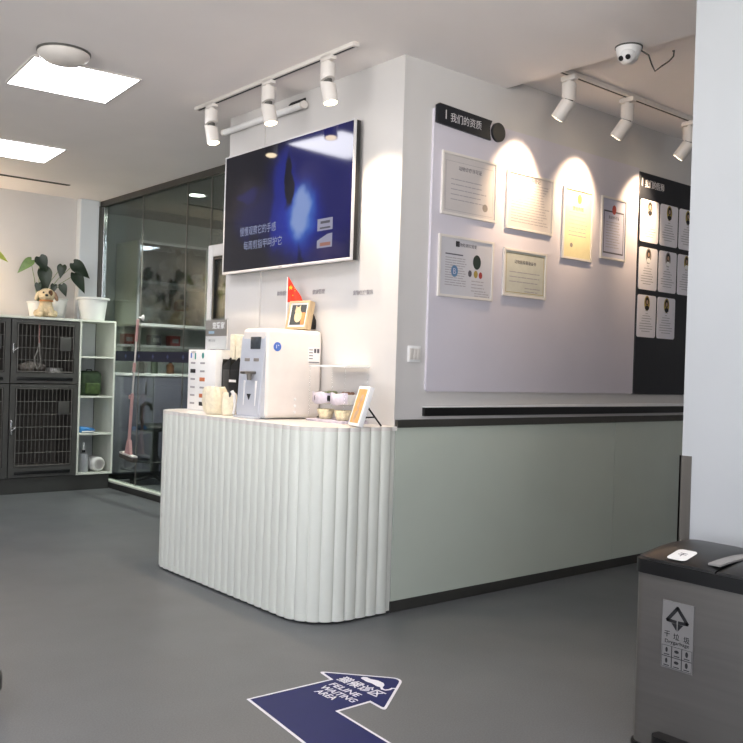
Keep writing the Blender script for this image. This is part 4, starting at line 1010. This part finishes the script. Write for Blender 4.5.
# ------------------------------------------------------------------ room behind the glass
t = thing('wall_cabinet', 'tall white glass fronted cabinet on the wall behind the partition', 'cabinet', (4.32, 9.2, 1.70))
CW, CH, CD = 1.75, 0.945, 0.56
B().box((0, 0, 0), (0.03, CD, CH)).build('side_panel', mat('cream_panel', 'ece8cf', 0.5, var=0.03), t, smooth=False)
B().box((CW - 0.03, 0, 0), (CW, CD, CH)).build('side_panel', M['white'], t, smooth=False)
for z in (0, 0.475, CH - 0.03):
    B().box((0.03, 0.02, z), (CW - 0.03, CD - 0.02, z + 0.03)).build('shelf', M['white'], t, smooth=False)
B().box((0.0, CD - 0.02, 0), (CW, CD, CH)).build('back_panel', mat('cabinet_back', '77736f', 0.7, var=0.1, scale=3), t, smooth=False)
for k in range(2):
    x0 = 0.0 + k * 0.875; d = bpy.data.objects.new('door', None); COL.objects.link(d); d.parent = t
    fr = B().box((x0, -0.02, 0), (x0 + 0.025, 0, CH)).box((x0 + 0.845, -0.02, 0), (x0 + 0.87, 0, CH)).box((x0 + 0.025, -0.02, CH - 0.03), (x0 + 0.845, 0, CH)).box((x0 + 0.025, -0.02, 0), (x0 + 0.845, 0, 0.03))
    fr.build('door_frame', M['white'], d, smooth=False)
    B().box((x0 + 0.025, -0.012, 0.03), (x0 + 0.845, -0.007, CH - 0.03)).build('door_glass', M['cabglass'], d, smooth=False)
def plush(lab, loc, m, s, ear):
    t = thing('plush_toy', lab, 'toy', loc, 0, 'plush toys in the glass cabinet')
    b = B(); b.ball((0, 0, 0.09 * s), 0.09 * s, (1, 0.8, 1)); b.ball((0, -0.03 * s, 0.215 * s), 0.07 * s, (1.05, 0.95, 1)); b.ball((0, -0.09 * s, 0.2 * s), 0.032 * s)
    for q in (-1, 1):
        b.ball((0.06 * s * q, -0.07 * s, 0.03 * s), 0.035 * s, (0.9, 1.5, 0.8)); b.ball((0.085 * s * q, -0.03 * s, 0.13 * s), 0.03 * s, (0.8, 0.9, 1.5))
    o = b.build('body', m, t); rm = o.modifiers.new('merge', 'REMESH'); rm.mode = 'VOXEL'; rm.voxel_size = 0.012; rm.use_smooth_shade = True
    for q in (-1, 1): B().ball((0.06 * s * q, -0.02 * s, 0.285 * s if ear else 0.22 * s), 0.03 * s, (0.8, 0.5, 1.5), Euler((0, 0.4 * q, 0))).build('ear', m, t)
    return t
plush('white plush dog on the lower cabinet shelf, left of the brown one', (4.56, 9.36, 1.73), M['furwhite'], 1.15, False)
plush('dark brown plush bear in the middle of the lower cabinet shelf', (4.80, 9.36, 1.73), M['furbrown'], 1.25, True)
plush('tan plush dog on the lower cabinet shelf near the cabinet joint', (5.06, 9.36, 1.73), M['furtan'], 1.2, False)
plush('large tan plush dog on the upper cabinet shelf', (4.98, 9.40, 2.205), M['furtan'], 1.3, True)
plush('small dark plush on the upper cabinet shelf, near the left end', (4.44, 9.38, 2.205), M['furbrown'], 0.75, True)
plush('dark brown plush on the upper cabinet shelf, left of the large tan one', (4.72, 9.36, 2.205), M['furbrown'], 0.9, True)
def carton(lab, loc, s, m):
    t = thing('supply_carton', lab, 'box', loc, 0, 'cartons behind the glass')
    B().box((-s[0] / 2, -s[1] / 2, 0), (s[0] / 2, s[1] / 2, s[2]), 0.004).build('carton', M[m], t); B().box((-s[0] * 0.3, -s[1] / 2 - 0.002, s[2] * 0.3), (s[0] * 0.3, -s[1] / 2, s[2] * 0.7)).build('label', M['inklight'], t, smooth=False)
carton('cream carton between the brown bear and the tan dog in the cabinet', (4.94, 9.33, 1.73), (0.07, 0.1, 0.17), 'cream')
carton('small white carton on the upper cabinet shelf, right of the large tan dog', (5.12, 9.30, 2.205), (0.09, 0.1, 0.13), 'paper')
t = thing('base_cabinet', 'lilac base cabinet with a white worktop behind the glass partition', 'cabinet', (3.95, 9.17, 0))
B().box((0, 0.03, 0.06), (2.4, 0.6, 1.14), 0.004).build('body', M['lilac'], t, smooth=False)
B().box((0.0, 0.06, 0.0), (2.4, 0.6, 0.06)).build('plinth', M['blackmatt'], t, smooth=False)
for k in range(4):
    d = B().box((0.005 + k * 0.6, 0.012, 0.075), (0.595 + k * 0.6, 0.03, 1.13), 0.003).build('door', M['lilac'], t)
    B().box((0.50 + k * 0.6, -0.004, 0.95), (0.515 + k * 0.6, 0.012, 1.08), 0.003).build('handle', M['steel'], d)
B().box((-0.01, 0.0, 1.14), (2.41, 0.61, 1.17), 0.003).build('worktop', M['white'], t)
t = thing('wall_shelf', 'thin white wall shelf behind the glass at the height of the navy band', 'shelf', (4.30, 9.5, 1.47))
B().box((0, 0, 0), (1.9, 0.28, 0.025)).build('board', M['white'], t, smooth=False)
B().box((0.2, 0.24, -0.12), (0.23, 0.28, 0)).box((1.6, 0.24, -0.12), (1.63, 0.28, 0)).build('bracket', M['steel'], t, smooth=False)
for i, (x, h, r, m, lab) in enumerate(((4.5, 0.16, 0.035, 'rubber', 'grey bottle on the worktop behind the glass, near the mop pole'), (4.66, 0.2, 0.04, 'greenbag', 'dark green bottle on the worktop behind the glass'), (4.86, 0.14, 0.045, 'furbrown', 'short brown bottle on the worktop behind the glass, right of the green one'))):
    t = thing('medicine_bottle', lab, 'bottle', (x, 9.4, 1.17), 0, 'bottles on the worktop behind the glass')
    B().lathe([(0, 0), (r, 0), (r, h * 0.7), (r * 0.4, h * 0.82), (r * 0.4, h * 0.9), (0, h * 0.9)], seg=20).build('bottle', M[m], t)
    B().cyl((0, 0, h * 0.9), (0, 0, h), r * 0.45).build('cap', M['black'], t)
for x, m, lab in ((4.42, 'red', 'small red box on the wall shelf behind the glass, nearest the mop'), (4.75, 'ink', 'dark box in the middle of the wall shelf behind the glass'), (5.0, 'red', 'small red box on the wall shelf behind the glass, right of the dark box')):
    carton(lab, (x, 9.62, 1.495), (0.13, 0.12, 0.12), m)
# stool behind the glass
t = thing('swivel_stool', 'black swivel stool with looped arm and foot ring behind the glass', 'stool', (4.36, 8.72, 0), math.radians(30))
s5 = B()
for k in range(5):
    a = 2 * PI * k / 5 + 0.3; e = Vector((0.27 * math.cos(a), 0.27 * math.sin(a), 0.06))
    s5.tube([(0, 0, 0.09), e * 0.5 + Vector((0, 0, 0.045)), e], 0.022, 8, 0.014)
s5.build('star_base', M['blackmatt'], t)
for k in range(5):
    a = 2 * PI * k / 5 + 0.3; p = Vector((0.27 * math.cos(a), 0.27 * math.sin(a), 0.028)); q = Vector((-math.sin(a), math.cos(a), 0))
    B().cyl(p - q * 0.018, p + q * 0.018, 0.028, seg=16).cyl(p, p + Vector((0, 0, 0.035)), 0.008, seg=8).build('caster', M['black'], t)
B().cyl((0, 0, 0.08), (0, 0, 0.30), 0.045).cyl((0, 0, 0.30), (0, 0, 0.58), 0.032).build('column', M['blackmatt'], t)
rg = [(0.2 * math.cos(2 * PI * k / 30), 0.2 * math.sin(2 * PI * k / 30), 0.25) for k in range(31)]
ri = B().tube(rg, 0.011); 
for a in (0.5, 2.6, 4.7): ri.tube([(0.03 * math.cos(a), 0.03 * math.sin(a), 0.25), (0.2 * math.cos(a), 0.2 * math.sin(a), 0.25)], 0.009)
ri.build('foot_ring', M['black'], t)
B().lathe([(0, 0.57), (0.17, 0.57), (0.2, 0.585), (0.205, 0.61), (0.19, 0.635), (0.1, 0.645), (0, 0.642)], seg=32).build('seat', M['blackmatt'], t)
B().tube([(-0.15, 0.0, 0.60), (-0.25, -0.02, 0.62), (-0.30, -0.02, 0.72), (-0.29, -0.02, 0.84), (-0.22, -0.02, 0.87), (-0.12, -0.01, 0.85), (-0.08, 0, 0.80)], 0.02).build('arm_loop', M['blackmatt'], t)
# lamps of that room, its panel assumed
t = thing('downlight', 'round recessed downlight glowing behind the glass partition', 'ceiling light', (4.363, 7.982, ZC))
B().lathe([(0.075, -0.006), (0.1, -0.006), (0.105, 0.0), (0.075, 0.0)], seg=32).build('rim', M['white'], t)
B().lathe([(0, -0.003), (0.075, -0.003), (0.075, 0), (0, 0)], seg=32).build('diffuser', M['down'], t)
ld = bpy.data.lights.new('downlight_lamp', 'SPOT'); ld.energy = 420; ld.spot_size = math.radians(115); ld.spot_blend = 0.8; ld.shadow_soft_size = 0.06; ld.color = (1, 0.97, 0.92)
lo = bpy.data.objects.new('downlight_lamp', ld); COL.objects.link(lo); lo.parent = t; lo.location = (0, 0, -0.02)
t = thing('ceiling_panel_light', 'assumed ceiling panel light inside the room behind the glass', 'ceiling light', (5.7, 6.0, ZC))  # unseen panel, assumed from a reflection and set bright to light this room
B().box((-0.3, -0.3, -0.006), (0.3, 0.3, 0)).build('diffuser', M['assumed_inpanel'], t, smooth=False)
# unseen warm lamp beyond the left edge, assumed from the glow there
t = thing('assumed_table_lamp', 'assumed small lit lamp on the cages beyond the left edge of the view', 'lamp', (2.38, 8.98, TOPZ))
B().lathe([(0, 0), (0.06, 0), (0.06, 0.012), (0.012, 0.02), (0.012, 0.15), (0, 0.15)], seg=24).build('base', M['white'], t)
B().lathe([(0.05, 0.14), (0.10, 0.14), (0.07, 0.28), (0.04, 0.28)], seg=28).build('lamp_shade', M['cream'], t)
ld = bpy.data.lights.new('assumed_bulb', 'POINT'); ld.energy = 11; ld.color = (1, 0.75, 0.5); ld.shadow_soft_size = 0.04
lo = bpy.data.objects.new('assumed_bulb', ld); COL.objects.link(lo); lo.parent = t; lo.location = (0, 0, 0.33)

# ------------------------------------------------------------------ floor decal
def round_poly(P, rads, n=6):
    out = []; N = len(P)
    for i in range(N):
        p = Vector(P[i]); a = Vector(P[i - 1]) - p; b = Vector(P[(i + 1) % N]) - p; r = rads[i]
        if r == 0: out.append(tuple(p)); continue
        r = min(r, a.length * 0.45, b.length * 0.45); p0 = p + a.normalized() * r; p1 = p + b.normalized() * r
        for k in range(n + 1):
            u = k / n; q = p0 * (1 - u) ** 2 + p * 2 * u * (1 - u) + p1 * u * u; out.append((q.x, q.y))
    return out
DP = [(1.886, 2.934), (2.286, 2.922), (2.305, 3.03), (2.548, 2.752), (2.250, 2.530), (2.258, 2.630), (2.103, 2.628), (2.065, 2.17), (2.03, 1.75), (1.745, 1.80), (1.79, 2.20)]
DR = [0, 0, 0.03, 0.06, 0.03, 0, 0, 0, 0, 0, 0]
def inset(P, d):
    out = []; N = len(P)
    A = sum(P[i - 1][0] * P[i][1] - P[i][0] * P[i - 1][1] for i in range(N)); sg = 1 if A > 0 else -1
    for i in range(N):
        p = Vector(P[i]); e0 = (p - Vector(P[i - 1])).normalized(); e1 = (Vector(P[(i + 1) % N]) - p).normalized()
        n0 = Vector((-e0.y, e0.x)) * sg; n1 = Vector((-e1.y, e1.x)) * sg; m = (n0 + n1).normalized()
        out.append(tuple(p + m * (d / max(0.35, m.dot(n0)))))
    return out
t = thing('floor_arrow_sticker', 'navy arrow sticker with a white border and cat mark on the grey floor', 'floor sticker', (0, 0, 0))
B().slab(round_poly(DP, DR), 0.0002, 0.0012).build('white_border', M['decalwhite'], t, smooth=False)
B().slab(round_poly(inset(DP, 0.011), [max(0, r - 0.012) for r in DR]), 0.0012, 0.0016).build('navy_face', M['decal'], t, smooth=False)
def floor_text(s, cx, cy, w, h, ang=-PI / 2, bold=0.0):
    b = B().text(s, 0, 0, w, 0, h, bold=bold)       # lies in x,z facing -y
    return b.move(Matrix.Translation((cx, cy, 0.0017)) @ Matrix.Rotation(ang, 4, 'Z') @ Matrix.Rotation(-PI / 2, 4, 'X'))
floor_text('猫候诊区', 2.338, 2.783, 0.25, 0.064, math.radians(-88), 0.012).build('characters', M['decalwhite'], t, smooth=False)
for s, x, y, w in (('FELINE', 2.262, 2.79, 0.17), ('WAITING', 2.212, 2.77, 0.205), ('AREA', 2.166, 2.79, 0.115)):
    floor_text(s, x, y, w, 0.036, math.radians(-88), 0.01).build('lettering', M['decalwhite'], t, smooth=False)
# cat mark: body outline and curled tail
cb = B()
cat2 = [(-0.075, -0.02), (-0.08, 0.0), (-0.066, 0.01), (-0.04, 0.006), (-0.01, 0.02), (0.03, 0.018), (0.052, 0.0), (0.06, -0.02), (0.04, -0.03), (0.0, -0.022), (-0.03, -0.028), (-0.05, -0.022)]
cb.slab(round_poly(cat2, [0.01] * len(cat2), 4), 0.0017, 0.0021)
tail = [(0.055, -0.02), (0.075, -0.034), (0.092, -0.03), (0.098, -0.012), (0.093, 0.004), (0.104, 0.014), (0.114, 0.012)]
L0 = []
for k, p in enumerate(tail):
    a = Vector(tail[min(k + 1, len(tail) - 1)]) - Vector(tail[max(0, k - 1)]); n = Vector((-a.y, a.x)).normalized() * 0.0055
    L0.append((Vector(p) + n, Vector(p) - n))
cb.slab([tuple(a) for a, _ in L0] + [tuple(b) for _, b in L0[::-1]], 0.0017, 0.0021)
cb.move(Matrix.Translation((2.42, 2.785, 0)) @ Matrix.Rotation(math.radians(-88), 4, 'Z')).build('cat_mark', M['decalwhite'], t, smooth=False)

# ------------------------------------------------------------------ waste bin
XB, YB, BW, BD, BH = 2.751, 1.798, 0.62, 0.36, 0.617
t = thing('waste_bin', 'brushed steel pedal waste bin with a black lid beside the white pillar', 'bin', (XB, YB, 0), FACE_X)
B().prism([], 0, 0) if False else None
bd = B().slab(rrect(0.004, 0.004, BW - 0.004, BD, 0.035), 0.022, BH); bd.build('body', M['binsteel'], t, ang=0.4)
B().slab(rrect(-0.004, -0.004, BW + 0.004, BD + 0.006, 0.04), 0.0, 0.022).build('base', M['black'], t, ang=0.4)
B().slab(rrect(-0.002, -0.003, BW + 0.002, BD + 0.004, 0.04), BH, BH + 0.047).build('rim', M['black'], t, ang=0.4)
for k in range(2):
    x0 = 0.004 + k * 0.306; x1 = x0 + 0.30
    lid = B(); NS = 14; rows = []
    for i in range(NS + 1):
        u = i / NS; x = x0 + (x1 - x0) * u; edge = 1 - abs(2 * u - 1) ** 6; ins = 0.03 * ((1 - u) if k == 0 else u) ** 9
        prof = [(0.002 + ins, 0.047), (0.004 + ins, 0.052 + 0.003 * edge), (0.02 + ins, 0.056 + 0.006 * edge), (0.06 + ins * 0.5, 0.060 + 0.013 * edge), (0.12, 0.066 + 0.019 * edge), (0.20, 0.070 + 0.021 * edge), (0.30 - ins * 0.5, 0.070 + 0.021 * edge), (BD - 0.02 - ins, 0.066 + 0.016 * edge), (BD - ins, 0.047)]
        rows.append([lid.bm.verts.new((x, y, BH + z)) for y, z in prof])
    for a, b in zip(rows, rows[1:]):
        for q in range(len(a) - 1): lid.bm.faces.new((a[q], a[q + 1], b[q + 1], b[q]))
        lid.bm.faces.new((a[-1], a[0], b[0], b[-1]))
    lid.bm.faces.new(rows[0]); lid.bm.faces.new(rows[-1][::-1])
    lo = lid.build('lid', M['black'], t, ang=0.7)
    if k == 0:
        lb = B().slab(rrect(-0.036, -0.047, 0.036, 0.047, 0.016), 0.0, 0.0015).move(Matrix.Translation((0.152, 0.060, BH + 0.0738)) @ Matrix.Rotation(0.215, 4, 'X')).build('lid_label', M['white'], lo, smooth=False)
        bt = B().text('干', 0, 0, 0.03, 0).move(Matrix.Translation((0.152, 0.060, BH + 0.0755)) @ Matrix.Rotation(-PI / 2 + 0.215, 4, 'X')); bt.build('label_mark', M['ink'], lb, smooth=False)
# grey crescent handles in the middle of the lid
cr = B(); pts = []
for k in range(17):
    a = PI * k / 16; pts.append((0.37 + 0.105 * math.cos(a), 0.03 + 0.25 * math.sin(a)))
inn = []
for k in range(17):
    a = PI * k / 16; inn.append((0.37 + 0.062 * math.cos(a), 0.03 + 0.19 * math.sin(a)))
cr.slab(pts + inn[::-1], 0, 0.006)
for v in cr.bm.verts: v.co.z += BH + 0.063 + 0.10 * min(v.co.y, 0.19)
cr.build('crescent_panel', mat('grey_lid_panel', '8a8886', 0.4, var=0.04), t, smooth=False)
stk = B().box((0.121, -0.001, 0.312), (0.237, 0.005, 0.541)).build('sticker', mat('silver_sticker', '787675', 0.5, var=0.03), t, smooth=False)
tr = B()
def band(b, p, q, w, y):
    p = Vector(p); q = Vector(q); d = (q - p).normalized(); n = Vector((-d.y, d.x)) * w / 2
    b.prism([tuple(p + n - d * w * 0.3), tuple(q + n + d * w * 0.3), tuple(q - n + d * w * 0.3), tuple(p - n - d * w * 0.3)], y - 0.0006, y)
C0 = (0.156, 0.0)
T = [(0.156, 0.522), (0.119, 0.476), (0.193, 0.476)]
band(tr, T[0], T[1], 0.012, -0.001); band(tr, T[0], T[2], 0.012, -0.001); band(tr, T[1], (0.150, 0.474), 0.011, -0.001); band(tr, T[2], (0.162, 0.474), 0.011, -0.001)
tr.prism([(0.134, 0.468), (0.154, 0.468), (0.154, 0.444)], -0.0016, -0.001).prism([(0.158, 0.468), (0.178, 0.468), (0.158, 0.444)], -0.0016, -0.001)
tr.move(Matrix.Translation((0.022, 0, 0))).build('triangle_mark', M['dark_ink'], stk, smooth=False)
B().text('干', 0.119, 0.428, 0.021, -0.001).text('垃', 0.154, 0.425, 0.022, -0.001).text('圾', 0.192, 0.422, 0.022, -0.001).text('Drygarbage', 0.157, 0.402, 0.09, -0.001, 0.016).move(Matrix.Translation((0.022, 0, 0))).build('lettering', M['dark_ink'], stk, smooth=False)
gp = B()
for r in range(2):
    for c in range(3):
        x = 0.101 + c * 0.0375; z = 0.352 - r * 0.037
        for lo, hi in (((x, z), (x + 0.037, z + 0.0012)), ((x, z + 0.0358), (x + 0.037, z + 0.037)), ((x, z), (x + 0.0012, z + 0.037)), ((x + 0.0358, z), (x + 0.037, z + 0.037))):
            gp.box((lo[0], -0.0014, lo[1]), (hi[0], -0.001, hi[1]))
        gp.lathe([(0, 0), (0.009, 0), (0.009, 0.0004), (0, 0.0004)], (x + 0.018, -0.001, z + 0.022), axis=(0, -1, 0), sx=(0.5, 1.0, 0.6)[c], sy=(1, 0.6, 1.1)[c], seg=7 + c + r)
        gp.box((x + 0.008, -0.0014, z + 0.005), (x + 0.029, -0.001, z + 0.008))
gp.move(Matrix.Translation((0.022, 0, 0))).build('icon_grid', M['dark_ink'], stk, smooth=False)
for k in range(2):
    x0 = 0.112 + k * 0.31
    pd = B(); P0 = [(x0, -0.035), (x0 + 0.02, -0.052), (x0 + 0.105, -0.052), (x0 + 0.125, -0.035), (x0 + 0.125, 0.02), (x0, 0.02)]
    pd.slab(round_poly(P0, [0.015, 0.015, 0.015, 0.015, 0, 0], 5), 0.055, 0.085)
    bmesh.ops.bevel(pd.bm, geom=[e for e in pd.bm.edges if abs(e.verts[0].co.z - e.verts[1].co.z) < 1e-5 and e.verts[0].co.z > 0.08], offset=0.008, segments=3, affect='EDGES')
    po = pd.build('pedal', M['black'], t, ang=0.5)
    B().box((x0 + 0.006, -0.045, 0.042), (x0 + 0.119, 0.02, 0.055)).build('pedal_lever', M['chrome'], po, smooth=False)

# low black stool that just touches the left edge
t = thing('floor_stool', 'low black rounded stool just entering at the left edge', 'stool', (0.908, 3.484, 0))
B().lathe([(0, 0.03), (0.17, 0.03), (0.205, 0.04), (0.218, 0.07), (0.218, 0.11), (0.205, 0.14), (0.17, 0.15), (0, 0.152)], seg=44).build('seat', M['black'], t)
for k in range(4):
    a = PI / 4 + k * PI / 2
    B().cyl((0.18 * math.cos(a), 0.18 * math.sin(a), 0), (0.18 * math.cos(a), 0.18 * math.sin(a), 0.035), 0.02).build('foot', M['rubber'], t)
